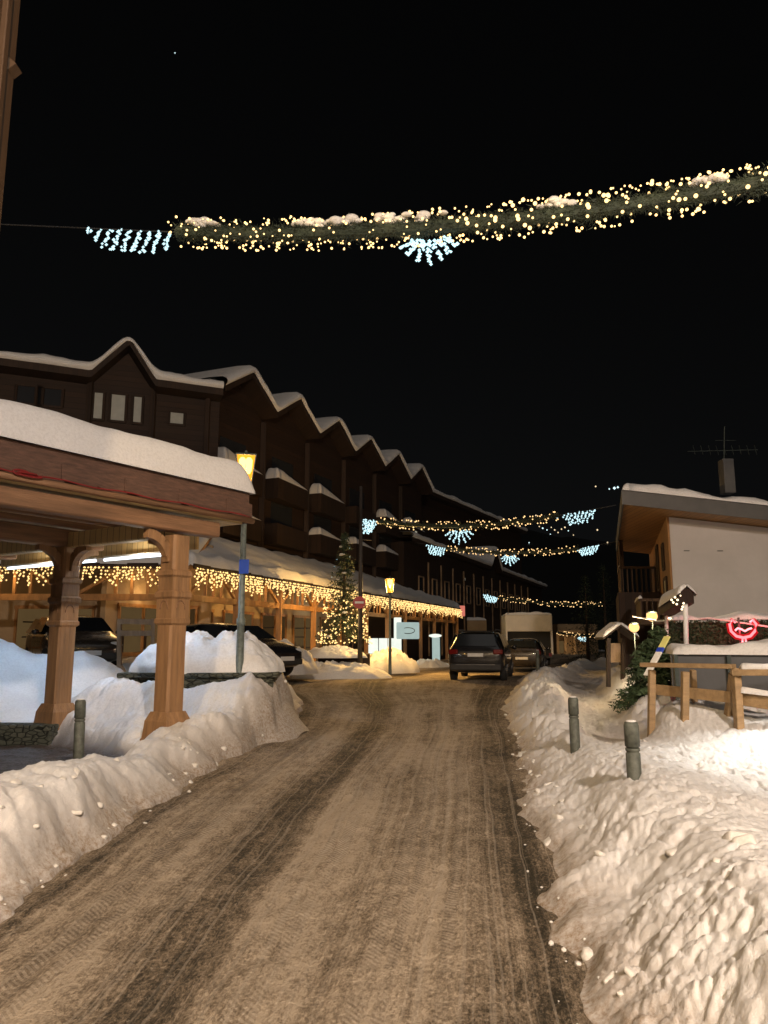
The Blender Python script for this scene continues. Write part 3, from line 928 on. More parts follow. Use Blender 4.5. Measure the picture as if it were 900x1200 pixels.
# warm street lamps of the same kind behind the viewer light the near snow
l3 = copy_tree(lp); l3.location = (4.5, -8.0, 0); l3.scale = (2.2, 2.2, 2.2); l3['label'] = 'amber street lamp on the right side behind the viewer'
l4 = copy_tree(lp); l4.location = (-2.3, -9.5, 0); l4.scale = (2.0, 2.0, 2.0); l4['label'] = 'amber street lamp on the left side behind the viewer'
for l, e, c in ((l3, 56000, (1, .81, .67)), (l4, 31000, (1, .70, .40))):
    for ch in l.children:
        if ch.type == 'LIGHT':
            ch.data = ch.data.copy(); ch.data.energy = e; ch.data.color = c; ch.data.shadow_soft_size = .3


# ------------------------------------------------------------------ tall timber chalet corner at the left edge
ch0 = thing('wooden_chalet', (-4.6, 4.5, 0), 'tall brown timber building corner at the extreme left edge', 'building')
ca = P(1, 125, 6.0)
MB().box((ca.x - 1.8, 4.4, 4.6), (3.6, 3.2, 9.2)).build('wall', wood_edge, ch0)
MB().box((ca.x - .05, 5.98, 4.6), (.20, .20, 9.3), bev=.01).build('corner_post', wood_edge, ch0)
pb = P(15, 78, 6.0)
m = MB(); m.prism([(pb.x - .14, 6.08, pb.z - .07), (pb.x - .14, 6.08, pb.z + .07), (pb.x - .02, 6.08, pb.z + .06), (pb.x + .045, 6.08, pb.z), (pb.x - .02, 6.08, pb.z - .06)], (0, -.12, 0))
m.build('beam_end', wood_edge, ch0)
MB().bar((ca.x - .55, 6.02, P(0, 30, 6).z), (ca.x + .02, 6.02, P(14, 42, 6).z), .05, .05).build('trim_board', wood_dark, ch0)
f = MB().box((ca.x - .5, 6.02, P(0, 72, 6).z), (.6, .06, .5)).build('window', wood_dark, ch0)
MB().box((ca.x - .5, 6.06, P(0, 72, 6).z), (.5, .03, .4)).build('pane', win_glass, f)

# ------------------------------------------------------------------ the long chalet block
DIR2 = Vector((.405, .914)); NR2 = Vector((DIR2.y, -DIR2.x))
def facade(root, a, b, zig, z0, ov=.9, back=7, tsnow=.38, wall=wood_dark, step=.12, lip=.12):
    """wall, roof and snow following the saw-tooth line zig(s) from a to b"""
    a, b = Vector(a), Vector(b); d = (b - a); L = d.length; d.normalize(); n = Vector((d.y, -d.x))
    ss = np.arange(0, L + step / 2, step)
    zz = np.array([zig(s) for s in ss])
    # wall: strip of quads with thickness given by its back
    def pt(s, off, z): return (a.x + d.x * s + n.x * off, a.y + d.y * s + n.y * off, z)
    rows = [[pt(s, o, z) for s, z in zip(ss, zc)] for o, zc in ((0, np.full_like(zz, z0)), (0, zz - .30), (-back, zz - .30), (-back, np.full_like(zz, z0)), (0, np.full_like(zz, z0)))]
    sheet('wall', np.array(rows), wall, root, smooth=False)
    for e_s in (0, L):
        e0 = MB(); zz_ = zz[0] if e_s == 0 else zz[-1]; e0.poly([pt(e_s, 0, z0), pt(e_s, 0, zz_ - .3), pt(e_s, -back, zz_ - .3), pt(e_s, -back, z0)]); e0.build('end_wall', wall, root)
    if 0: e0 = MB(); e0.poly([pt(0, 0, z0), pt(0, 0, zz[0] - .3), pt(0, -back, zz[0] - .3), pt(0, -back, z0)]); e0.poly([pt(L, 0, z0), pt(L, 0, zz[-1] - .3), pt(L, -back, zz[-1] - .3), pt(L, -back, z0)])
    rows = [[pt(s, o, z + dz) for s, z in zip(ss, zz)] for o, dz in ((ov, -.28), (ov, 0), (-back, 0), (-back, -.28), (ov, -.28))]
    ro = sheet('roof', np.array(rows), wood_dark_v, root, smooth=False)
    # smoothed snow
    def smooth(q, w):
        k = max(1, int(w / step)); ker = np.hanning(2 * k + 1); ker /= ker.sum()
        return np.convolve(np.pad(q, k, mode='edge'), ker, 'valid')
    zs = smooth(zz, .6); nz = .13 * fbm(ss * .55, ss * 0 + z0, 4, int(L))
    prof = [(ov + .01, .0), (ov + lip, .07), (ov + lip * 1.1, .16), (ov + lip * .6, .27), (ov - .15, tsnow), (ov - .8, tsnow + .05), (-back, tsnow + .1)]
    rows = [[pt(s, o + .3 * nz[i], (zz[i] if k < 1 else zs[i]) + dz * (1 + nz[i] * 2)) for i, s in enumerate(ss)] for k, (o, dz) in enumerate(prof)]
    sheet('snow_cover', np.array(rows), snow_clean, ro)
    return pt


def window(root, pt, s, z, w, h, pane, depth=.06, frame=wood_dark_v, off=0):
    c1, c2 = Vector(pt(s - w / 2, off, z)), Vector(pt(s + w / 2, off, z))
    nv = (Vector(pt(s, 1, z)) - Vector(pt(s, 0, z)))
    m = MB(); m.bar(c1 + nv * .03 - Vector((0, 0, h / 2)), c1 + nv * .03 + Vector((0, 0, h / 2)), .09, .1)
    m.bar(c2 + nv * .03 - Vector((0, 0, h / 2)), c2 + nv * .03 + Vector((0, 0, h / 2)), .09, .1)
    for zz in (-h / 2, h / 2): m.bar(c1 + nv * .033 + Vector((0, 0, zz)), c2 + nv * .033 + Vector((0, 0, zz)), .1, .09)
    f = m.build('window', frame, root)
    q = MB(); z1, z2 = Vector((0, 0, h / 2)), Vector((0, 0, -h / 2))
    q.prism([c1 + nv * .012 + z2, c2 + nv * .012 + z2, c2 + nv * .012 + z1, c1 + nv * .012 + z1], nv * .012)
    q.build('pane', pane, f)
    return f


K = 1.135
WA = Vector((-18.0, 26.8)); WB = Vector((-6.9, 31.0))
big = thing('apartment_chalet', (-9, 32, 0), 'long dark timber apartment building with saw-tooth gables edged in snow', 'building')
L1 = (WB - WA).length
d1 = (WB - WA).normalized()
# where the dormer gable of the first part stands
def s_on1(px):
    best = min(np.linspace(0, L1, 400), key=lambda s: abs((WA.x + d1.x * s) / ((WA.y + d1.y * s) * c_ + 11 * s_) * 900 + 450 - px)); return float(best)
sg0, sg1, sg2 = s_on1(108), s_on1(150), s_on1(182)
def zig1(s):
    z = 11.75 + .30 * (1 - s / L1)
    if sg0 < s < sg2:
        z += 1.55 * (1 - abs(s - sg1) / ((sg1 - sg0) if s < sg1 else (sg2 - sg1)))
    return z
pt1 = facade(big, WA, WB, zig1, .3)
# projecting bay under the dormer with three tall windows
for s, w_, p_ in ((s_on1(118), .42, win_pale), (s_on1(141), .62, win_pale), (s_on1(164), .40, win_pale)):
    window(big, pt1, s, 10.75, w_, 1.15, p_)
window(big, pt1, s_on1(210), 10.55, .62, .55, win_pale)
for px in (38, 62): window(big, pt1, s_on1(px), 10.9, .95, .75, win_glass)
for z in (6.6, 8.3): 
    for px in (30, 150, 235): window(big, pt1, s_on1(px), z, .9, 1.1, win_glass)
for s in (s_on1(108) , s_on1(182), s_on1(245)):
    a_, b_ = Vector(pt1(s, .08, 5)), Vector(pt1(s, .08, 12.2)); MB().bar(a_, b_, .22, .18).build('upright', wood_dark_v, big)

GA = Vector((-6.0, 33.8)); SP = 4.3; NG = 6
st2 = GA - DIR2 * (SP / 2)
W2a = Vector((st2.x, st2.y)) - NR2 * .9; W2b = W2a + DIR2 * SP * NG
def zig2(s):
    q = (s % SP) / SP
    return 12.45 + 1.3 * (1 - abs(q - .5) * 2)
pt2 = facade(big, W2a, W2b, zig2, .3)
# recessed balconies with snow on sloping ledges, two levels, one per bay
for k in range(NG):
    s0 = k * SP
    for lv, z in enumerate((9.3, 7.1)):
        c = [Vector(pt2(s0 + .35, .003, z)), Vector(pt2(s0 + SP - .45, .003, z)), Vector(pt2(s0 + SP - .45, .45, z)), Vector(pt2(s0 + .35, .8, z))]
        bal = MB(); bal.prism([v - Vector((0, 0, 1.0)) for v in c], (0, 0, 1.0)); bo = bal.build('balcony', wood_dark_v, big)
        if (k * 3 + lv) % 5 != 4:
            hgt = .50 if lv == 0 else .36
            q0, q1 = Vector(pt2(s0 + .45, .03, z)), Vector(pt2(s0 + SP - 1.2, .03, z))
            snow_slab('snow_ledge', c[3] - Vector((0, 0, -.0)), c[2], c[1] + Vector((0, 0, .0)), c[0], hgt * 1.25, bo, .22, 16, 8, k + lv, .04, taper=.9)
        f = MB(); f.prism([Vector(pt2(s0 + 1.0, .006, z + .15)), Vector(pt2(s0 + 3.0, .006, z + .15)), Vector(pt2(s0 + 3.0, .006, z + 1.25)), Vector(pt2(s0 + 1.0, .006, z + 1.25))], NR2.to_3d() * .02)
        fo = f.build('window', win_glass, big)
    a_, b_ = Vector(pt2(s0 + .05, .10, 4.5)), Vector(pt2(s0 + .05, .10, 12.0)); MB().bar(a_, b_, .25, .25).build('upright', wood_dark_v, big)
window(big, pt2, 5.15 * SP, 8.5, .6, 1.0, lit_win, off=.95)

# buildings further up the street
fb = thing('tall_dark_building', (4, 60, 0), 'tall dark building behind the arcade end with a plain snowy eave', 'building')
pt3 = facade(fb, (2.2, 60), (14, 78), lambda s: 13.6 - .05 * s, .2, .7, 8)
lb = thing('timber_house', (6, 62, 0), 'lower timber house with a small pointed gable beyond the arcade end', 'building')
LA, LB = P(482, 629, 50), P(640, 688, 86)
Ld = (Vector((LB.x, LB.y)) - Vector((LA.x, LA.y))); Ll = Ld.length
def zigl(s):
    z = LA.z + (LB.z - LA.z) * s / Ll
    q = .50 * Ll
    return z + max(0, 1.8 - abs(s - q) * 1.1)
pt4 = facade(lb, (LA.x - .5, LA.y + .2), (LB.x - .5, LB.y + .2), zigl, .1, .6, 5, wall=wood_dark_v)
for k in range(12):
    s = 3 + k * 2.6
    window(lb, pt4, s, 5.2, .9, 1.4, win_glass, frame=wood_grey)
    MB().bar(Vector(pt4(s + 1.3, .06, .5)), Vector(pt4(s + 1.3, .06, 7.0)), .16, .12).build('upright', wood_grey, lb)
window(lb, pt4, 12.5, 6.4, .3, .3, lit_win)
for px0, px1, py, Y, h in ((525, 570, 727, 62, 3),):
    a = P(px0, py, Y); c = P(px1, py, Y)
    o = thing('beige_annex', ((a.x + c.x) / 2, Y + 2, 0), 'plain beige walled annex behind the parked black car', 'building')
    MB().box(((a.x + c.x) / 2, Y + 1.5, a.z / 2), (c.x - a.x, 3, a.z)).build('wall', beige_wall, o)
    snow_slab('roof_snow', (a.x, Y - .05, a.z), (c.x, Y - .05, a.z), (c.x, Y + 3, a.z), (a.x, Y + 3, a.z), .22, o, .2, 12, 8, 4)

# ------------------------------------------------------------------ arcade with canopy
S0, S1, S2 = Vector((-17, 23.7)), Vector((-6.1, 24.1)), Vector((5.7, 58.5))
arc = thing('shopping_arcade', (-4, 32, .4), 'timber arcade of shops with a snow covered lean-to canopy', 'arcade')
ZE, ZB = 3.92, 5.55
def seg(a, b): d = (b - a); L = d.length; d = d / L; return a, d, L, Vector((d.y, -d.x))
for idx, (a, b, dep) in enumerate(((S0, S1, 4.0), (S1, S2, 3.3))):
    a, d, L, n = seg(a, b)
    def q(s, off, z): return Vector((a.x + d.x * s + n.x * off, a.y + d.y * s + n.y * off, z))
    back = -dep
    m = MB(); m.prism([q(0, 0, ZE), q(L, 0, ZE), q(L, back, ZB), q(0, back, ZB)], (0, 0, -.12)); ro = m.build('canopy_roof', wood_arcade, arc)
    snow_slab('snow_cover', q(0, .12, ZE - .02), q(L, .12, ZE - .02), q(L, back, ZB), q(0, back, ZB), .34, ro, .28, 90, 14, 12 + idx, .05)
    m = MB()
    for k in range(int(L / .9)):       # ragged dark fringe of boards and needles under the snow rim
        z = ZE - .05
        m.bar(q(k * .9, .14, z + random.uniform(-.03, .03)), q(k * .9 + .95, .14, z + random.uniform(-.03, .03)), .06, .16)
    m.build('eave_board', wood_dark, ro)
    nb = max(3, round(L / 3.3)); bw = L / nb
    def gz(s):
        y = q(s, 0, 0).y
        return .62 if idx == 0 else float(np.interp(y, [24, 32, 45, 59], [.62, .45, .2, .0]))
    for k in range(nb + 1):
        s = min(max(k * bw, .15), L - .15)
        MB().bar(q(s, -.18, gz(s) - .2), q(s, -.18, 3.78), .22, .22, .015).build('post', wood_arcade, arc)
        if k < nb:
            s2 = (k + 1) * bw
            MB().bar(q(s + .12, -.18, 2.92), q(s2 - .12, -.18, 2.92), .16, .20).build('beam', wood_arcade, arc)
            mid = (s + s2) / 2
            m = MB()
            for t0, t1 in ((s + .15, mid - .5), (s2 - .15, mid + .5)):
                m.bar(q(t0, -.18, 3.03), q(t1, -.18, 3.72), .10, .10)
                m.bar(q((t0 + t1 * 0 + t0) / 2, -.18, 3.70) if False else q(t1, -.18, 3.03), q(t1, -.18, 3.72), .09, .09)
            m.bar(q(mid, -.18, 3.03), q(mid, -.18, 3.72), .09, .09)
            m.build('brace', wood_arcade, arc)
    # shop fronts set back under the canopy
    bk = -dep + .35
    m = MB(); m.prism([q(-.2, bk, 0), q(L, bk, 0), q(L, bk - .2, 0), q(-.2, bk - .2, 0)], (0, 0, 5.0)); m.build('shop_wall', beige_wall, arc)
    for k in range(nb):
        s = k * bw + bw / 2; g = gz(s)
        y = q(s, 0, 0).y
        if idx == 0: pane = (shop_dim, shop_warm, shop_dim)[k % 3]
        else: pane = shop_white if k in (7, 8) else ((shop_warm, shop_dim)[k % 2] if k < 9 else shop_cyan)
        f = MB()
        for sx in (-.85, 0.05, .85): f.bar(q(s + sx * bw / 2.3, bk + .05, g), q(s + sx * bw / 2.3, bk + .05, 2.75), .10, .08)
        for z in (g + .55, 2.75): f.bar(q(s - .9 * bw / 2.3, bk + .055, z), q(s + .9 * bw / 2.3, bk + .055, z), .08, .12)
        fo = f.build('shop_window', wood_arcade, arc)
        gl = MB(); gl.prism([q(s - .85 * bw / 2.3, bk + .01, g + .55), q(s + .85 * bw / 2.3, bk + .01, g + .55), q(s + .85 * bw / 2.3, bk + .01, 2.75), q(s - .85 * bw / 2.3, bk + .01, 2.75)], n.to_3d() * .015)
        gl.build('pane', pane, fo)
        sh_ = MB()
        for z in (1.2, 1.75, 2.2): sh_.bar(q(s - .7 * bw / 2.3, bk + .035, z + random.uniform(-.1, .1)), q(s + random.uniform(.0, .7) * bw / 2.3, bk + .035, z), .02, .05)
        for j in range(5):
            sx = random.uniform(-.75, .75) * bw / 2.3; hh = random.uniform(.2, .8)
            sh_.bar(q(s + sx, bk + .04, g + .56), q(s + sx, bk + .04, g + .56 + hh), .10 + .2 * random.random(), .02)
        sh_.build('display', wood_dark, fo)
    # icicle light curtain
    cu = thing('icicle_lights', q(L / 2, .2, 3.0), ('warm icicle light curtain hanging along the left arcade eave behind the shelter', 'long warm icicle light curtain along the receding arcade eave')[idx], 'string lights', group='icicle light curtains on the arcade eave')
    wi = MB(); bu = MB()
    s = .1
    wi.tube([q(0, .19, 3.80), q(L, .19, 3.80)], .012, 5)
    while s < L:
        ln = random.uniform(.22, .66) * (1 if random.random() < .8 else .6)
        x = s; zt = 3.82
        wi.tube([q(s, .19, zt), q(s, .19, zt - ln)], .005, 4)
        z = zt
        while z > zt - ln:
            bu.octa(q(s + random.uniform(-.06, .06), .19 + random.uniform(-.04, .05), z), random.uniform(.028, .044))
            z -= random.uniform(.06, .12)
        s += random.uniform(.06, .15)
    wi.build('wire', wire_m, cu); tag(bu.build('bulbs', bulb_fringe, cu, fix=False), kind='stuff')
    for k in range(nb):
        light('curtain_glow', 'POINT', q(k * bw + bw / 2, .16, 3.5), (1, .60, .22), 15, cu, shadow_soft_size=.25)
    for k in range(0, nb, 2):
        light('shop_light', 'POINT', q(k * bw + bw / 2, -dep * .55, 3.2), (1, .62, .26) if not (idx == 1 and k in (4, 6)) else (.95, 1, .85), 14, arc, shadow_soft_size=.1)

# signs of the shops
o = thing('hanging_sign', P(478, 738, 40), 'small white lit shop sign hanging under the arcade', 'sign')
MB().box(P(478, 739, 40), (1.2, .10, .85), rz=R(10), bev=.05).build('panel', shop_cyan, o)
MB().tube([P(473, 729, 40), P(471, 720, 40.3)], .02, 6).build('bracket', iron_m, o)
em = MB()
em.tube([P(478, 739, 39.93) + Vector((.35 * math.cos(a), 0, .15 * math.sin(a))) for a in np.linspace(0, 2 * PI, 20)], .02, 5)
em.build('emblem', iron_m, o)
o = thing('lit_panel', P(511, 778, 46), 'tall pale lit panel with a bright lamp on top at the arcade end', 'light panel')
MB().box((P(511, 761, 46).x, 46, P(511, 762, 46).z), (.45, .15, 1.5), bev=.03).build('panel', shop_cyan, o)
MB().ico(P(510, 745, 45.9), .4, 2, (1, .3, .28)).build('lamp', shop_white, o, True)
o = thing('shop_pillar', P(466, 765, 42), 'white glowing shop pillar behind the far amber lamp', 'light panel')
a = P(466, 742, 42); MB().box((a.x, 42, 1.5), (.40, .3, 2.6), bev=.03).build('panel', shop_white, o)
light('shop_spill', 'POINT', P(480, 745, 41), (.9, 1, .85), 60, o, shadow_soft_size=.3)
o = thing('shop_counter', P(440, 770, 40), 'bright white shop display behind the christmas tree snow', 'shop display')
for px, wd in ((437, .55), (449, .45), (459, .4)):
    MB().box(P(px, 757, 41), (wd, .2, .8), bev=.02).build('lit_box', shop_white, o)
o = thing('red_sign', P(542, 718, 58), 'small red lit sign at the far end of the light curtain', 'sign')
MB().box(P(541, 716, 58.4), (.5, .12, .8), bev=.06).build('panel', M_emit('red_lit_sign', (1, .28, .2), .7), o)

# ------------------------------------------------------------------ conifers
def conifer(name, base, H, rad, label, cat, nleaf, needle=needle_m, seed=1, snow=0, skirt=.12, pw=.85):
    rnd = random.Random(seed)
    t = thing(name, base, label, cat)
    base = Vector(base)
    MB().tube([base, base + Vector((0, 0, H * .5)), base + Vector((0, 0, H * .98))], [H * .022, H * .014, .012], 8).build('trunk', bark_m, t, True)
    m = MB(); tips = []
    lv = int(H * 5) + 6
    for i in range(lv):
        f = (i + rnd.random()) / lv
        z = H * (skirt + (1 - skirt) * f)
        r = rad * (1 - f) ** pw + .05
        for k in range(int(5 + 8 * (1 - f))):
            a = rnd.random() * 2 * PI; rr = r * rnd.uniform(.65, 1.12)
            p0 = base + Vector((0, 0, z)); p1 = base + Vector((math.cos(a) * rr, math.sin(a) * rr, z - rr * rnd.uniform(.15, .45)))
            tips.append(p1)
            nn = max(3, int(nleaf / (lv * 9)))
            for j in range(nn):
                g = rnd.uniform(.15, 1)
                c = p0.lerp(p1, g) + Vector((rnd.gauss(0, .05), rnd.gauss(0, .05), rnd.gauss(0, .04))) * rad
                dv = Vector((rnd.gauss(0, 1), rnd.gauss(0, 1), rnd.gauss(-.3, .6))).normalized() * rnd.uniform(.05, .13) * (rad ** .5)
                sd = dv.cross(Vector((rnd.gauss(0, 1), rnd.gauss(0, 1), rnd.gauss(0, 1)))).normalized() * dv.length * .22
                m.poly([c - sd, c + dv, c + sd])
    m.build('crown', needle, t, fix=False)
    if snow:
        q = MB()
        for p in tips:
            if rnd.random() < snow: q.ico(p + (base + Vector((0, 0, p.z - base.z)) - p) * .15 + Vector((0, 0, .02)), rnd.uniform(.04, .09), 1, (1.3, 1.3, .55), .15)
        q.build('snow_clumps', snow_clean, t, True)
    return t, tips


tb = P(403, 757, 30)
xt, tips = conifer('christmas_tree', (tb.x, 30, tb.z - .1), 4.5, 1.0, 'fir tree wrapped in warm lights on its lower half in front of the arcade', 'christmas tree', 7000, needle_m, 3, .10)
q = MB()
for i in range(320):
    f = random.random() ** 1.2 * .46; a = random.random() * 2 * PI; r = (1.0 * (1 - f) ** .85 + .05) * random.uniform(.85, 1.05)
    q.octa((tb.x + math.cos(a) * r, 30 + math.sin(a) * r, tb.z + .1 + f * 4.4), random.uniform(.026, .040))
tag(q.build('bulbs', bulb_fringe, xt, fix=False), kind='stuff')
q = MB()
for i in range(9):
    f = random.uniform(.55, .97); a = random.random() * 2 * PI; r = (1.0 * (1 - f) ** .85 + .03)
    q.octa((tb.x + math.cos(a) * r, 30 + math.sin(a) * r, tb.z + .1 + f * 4.3), .014)
tag(q.build('dim_bulbs', bulb_cold, xt, fix=False), kind='stuff')
light('tree_glow', 'POINT', (tb.x + .2, 28.7, tb.z + .8), (1, .66, .28), 30, xt, shadow_soft_size=.4)
o = thing('tree_planter', (tb.x, 29.6, .3), 'dark planter box at the foot of the lit fir tree', 'planter')
MB().box((tb.x + .05, 29.7, .72), (1.9, 1.5, .75), bev=.03).build('box', wood_dark, o)
dome('snow_heap', (tb.x - .3, 29.2, .95), 1.2, .9, .35, 'snow heap over the planter of the lit fir tree', None, 8)
dome('snow_heap', (P(390, 780, 28.5).x, 28.4, .18), 2.3, 1.0, .55, 'long low snow ridge in front of the fir tree planter', None, 9, R(8), snow_dirty)
dome('snow_heap', (P(455, 780, 33).x, 33, .1), 1.3, 1.0, .95, 'tall snow heap at the right of the lit fir tree', None, 10, R(20), power=.45)
dome('snow_heap', (P(505, 785, 40).x, 40, .05), 2.0, 1.0, .5, 'low snow ridge below the lit shop panel', None, 11, R(60), snow_dirty)
dome('snow_heap', (P(328, 780, 26).x, 26.2, .5), 1.2, 1.4, .95, 'dirty snow heap behind the bonnet of the left black car', None, 12, R(30), snow_clod_m)

# dark trees up the street and by the terrace
for px, py, Y, H, rd, lab, sd in ((690, 785, 52, 6.0, 1.9, 'dark fir tree up the street under the farthest garland', 21), (712, 785, 60, 7.5, 2.0, 'taller dark fir tree farthest up the street on the right', 22)):
    b_ = P(px, py, Y); conifer('fir_tree', (b_.x, Y, -.1), H, rd, lab, 'tree', 2600, needle_dark, sd)
bb = P(773, 800, 14.0)
conifer('spruce_bush', (bb.x, 14.0, bb.z - .2), 1.12, .80, 'bushy green spruce beside the terrace railing', 'bush', 14000, needle_bush, 31, .04, 0.0, pw=.55)

# tall mast and no-entry sign
mb = P(422, 760, 28.6); mt = P(423, 570, 28.6)
o = thing('garland_mast', (mb.x, 28.6, .2), 'tall dark mast holding the second garland behind the fir tree', 'mast')
MB().tube([(mb.x, 28.6, .1), mt], [.10, .06], 10).build('pole', mast_m, o, True)
MB().tube([P(423, 632, 28.6), P(435, 633, 28.6)], .03, 6).build('arm', mast_m, o)
ps = P(421, 706, 28.45)
o = thing('no_entry_sign', ps - Vector((0, 0, .3)), 'round red no entry sign on the dark mast', 'road sign')
MB().lathe(ps, [(.23, -.02), (.23, .02)], 28, 'Y').build('disc', sign_red, o)
MB().box(ps + Vector((0, -.026, 0)), (.32, .008, .075)).build('bar', sign_white, o)

# ------------------------------------------------------------------ garlands over the street
def garland(pa, pb, sag, rad, nn, nb, br, label, cold, snowy=0, near=False, a0=None, b0=None, seed=1, bulbm=None):
    """pa, pb: ends of the green part; a0, b0: wire ends; cold: list of (t0, t1, drop, kind)"""
    rnd = random.Random(seed)
    pa, pb = Vector(pa), Vector(pb)
    def at(t): return pa.lerp(pb, t) - Vector((0, 0, sag * 4 * t * (1 - t)))
    t = thing('garland', at(.5) - Vector((0, 0, rad)), label, 'garland', group='lit garlands across the street')
    L = (pb - pa).length; dv = (pb - pa).normalized()
    side = dv.cross(Vector((0, 0, 1))).normalized()
    wp = ([a0] if a0 is not None else []) + [at(k / 20) for k in range(21)] + ([b0] if b0 is not None else [])
    MB().tube(wp, .012 if near else .02, 6).build('wire', wire_m, t)
    m = MB()
    m.tube([at(k / 24) for k in range(25)], rad * .45, 7)
    for i in range(nn):
        f = rnd.random(); a = rnd.random() * 2 * PI; r = rad * (.2 + .9 * rnd.random() ** .6) * (1.35 if rnd.random() < .06 else 1) * (1 + .3 * float(perlin(np.array([f * L * 1.7]), np.array([a]), seed)[0]) + .22 * math.sin(f * L * 5.1 + seed) + .12 * math.sin(f * L * 11))
        rv = side * math.cos(a) + Vector((0, 0, math.sin(a)))
        c = at(f) + rv * (min(r, rad * (1.0 + .22 * math.sin(f * L * 6.3))) * (.52 if rnd.random() > .10 else rnd.uniform(.7, 1.0)) if near else r * .65)
        d = (rv * rnd.uniform(.3, 1) + dv * rnd.gauss(0, .8) + side * rnd.gauss(0, .3)).normalized() * rad * rnd.uniform(.2, .48)
        sd = d.cross(Vector((rnd.gauss(0, 1), rnd.gauss(0, 1), rnd.gauss(0, 1)))).normalized() * (.007 if near else .03)
        m.poly([c - sd, c + d, c + sd])
    m.build('greenery', needle_garl, t, fix=False)
    pts = []
    for i in range(nb):
        f = (i + rnd.random()) / nb + (rnd.gauss(0, .006) if near else 0); a = rnd.random() * 2 * PI
        r = rad * (rnd.uniform(1.0, 1.22) if near else rnd.uniform(.80, 1.18))
        rv = side * math.cos(a) + Vector((0, 0, math.sin(a)))
        pts.append(at(f) + rv * r)
    bulbm = bulbm or bulb_far
    if near:
        pts.sort(key=lambda p: (p - Vector((0, 0, EYE))).length)
        vis = [p for p in pts if (p - at(min(1, max(0, (p - pa).dot(dv) / L)))).dot(side) * (1 if side.y < 0 else -1) > -.06]
        big_ = vis[:100]; rest = [p for p in pts if p not in big_]
        proto = MB().ico((0, 0, 0), br, 2).build('bulb', bulbm, None, True)
        me = proto.data; bpy.data.objects.remove(proto)
        for p in big_:
            o = bpy.data.objects.new('bulb', me); COL.objects.link(o); o.parent = t; o.location = p - t.location
            k = rnd.choice((.6, .75, .9, 1.05, 1.3)); o.scale = (k, k, k)
        q = MB()
        for p in rest: q.ico(p, br * rnd.uniform(.5, 1.0), 2)
        tag(q.build('bulbs', bulbm, t, True), kind='stuff')
    else:
        q = MB()
        for p in pts: q.octa(p, br * rnd.uniform(.8, 1.2))
        tag(q.build('bulbs', bulbm, t, fix=False), kind='stuff')
    for (f0, f1, drop, kind) in cold:
        q = MB(); wi = MB()
        ns = 9 if kind == 'row' else 7
        A_, B_ = pa + (at(.02) - pa) * 0 + dv * L * f0, pa + dv * L * f1
        if f0 < 0: A_, B_ = pa.lerp(a0, min(1, -f0 * L / max(.01, (a0 - pa).length))), pa.lerp(a0, min(1, -f1 * L / max(.01, (a0 - pa).length)))
        elif f1 > 1: A_, B_ = pb.lerp(b0, (f0 - 1) * L / (b0 - pb).length), pb.lerp(b0, (f1 - 1) * L / (b0 - pb).length)
        else: A_, B_ = at(f0), at(f1)
        for k in range(ns):
            g = k / (ns - 1); p = A_.lerp(B_, g)
            if kind == 'fan':
                an = (g - .5) * 2.0; ln = drop * (1 - .25 * abs(g - .5) * 2)
                cen = A_.lerp(B_, .5) - Vector((0, 0, rad * .55)); hd = dv
                dd = (hd * math.sin(an) - Vector((0, 0, 1)) * math.cos(an)); p = cen + dd * .10 + dv * (g - .5) * .25
            else:
                ln = drop * min(1, .25 + 2.2 * min(g, 1.25 - g)); dd = Vector((0, 0, -1)) - dv * .38
                dd.normalize()
            wi.tube([p, p + dd * ln], .006, 4)
            nb_ = max(2, int(ln / (.022 if near else .05)))
            for j in range(nb_):
                q.octa(p + dd * ln * (j + .5) / nb_ + Vector((rnd.gauss(0, .020), rnd.gauss(0, .020), rnd.gauss(0, .012))), (.034 if near else br * 1.3) * rnd.uniform(.7, 1.1))
        dr = wi.build('drop_wires', wire_m, t)
        tag(q.build('cold_lights', bulb_cold, dr, fix=False), kind='stuff')
    if snowy:
        for i in range(snowy):
            f = rnd.choice((.03, .06, .22, .25, .28, .31, .37, .385, .435, .62, .64, .84, .97)) + rnd.uniform(-.01, .01); wd = rnd.uniform(.12, .30)
            q = MB(); c_0 = at(f) + Vector((0, 0, rad * rnd.uniform(.62, .9)))
            for j in range(5):
                q.ico(c_0 + dv * rnd.gauss(0, wd * .38) + Vector((0, 0, rnd.gauss(0, .025))) - side * rnd.gauss(0, .05), rad * rnd.uniform(.20, .42), 3, (1.25, .9, rnd.uniform(.45, .8)), .03)
            q.build('snow_clump', snow_clean, t, True)
    return t, at


ga, gb = P(208, 272, 12.6), P(985, 196, 9.6)
g1, at1 = garland(ga, gb, .35, .225, 15000, 640, .0235, 'large near garland with snow tufts and warm bulbs across the top of the street', [(-.155, -.012, .42, 'row'), (.405, .475, .40, 'fan')], 34, True, P(-40, 261, 12.9), gb + Vector((1.5, -.5, .3)), 4, bulb_warm)
for k in range(9):
    light('bulb_glow', 'POINT', at1(k / 8) + Vector((0, -.3, .05)), (1, .70, .36), 1.8, g1, shadow_soft_size=.12)
garland(P(442, 611, 29.2), P(655, 604, 28), .28, .17, 900, 150, .030, 'second garland over the street starting at the dark mast', [(-.09, -.01, .55, 'row'), (.42, .50, .5, 'fan'), (1.03, 1.19, .5, 'row')], 0, False, P(422, 607, 28.7), P(722, 592, 27.5), 5)
garland(P(523, 642, 44), P(678, 643, 41), .25, .19, 700, 120, .036, 'third garland crossing low over the roof of the timber house', [(-.17, -.01, .55, 'row'), (.46, .53, .5, 'fan'), (1.0, 1.14, .5, 'row')], 0, False, P(488, 636, 45), P(724, 634, 40), 6)
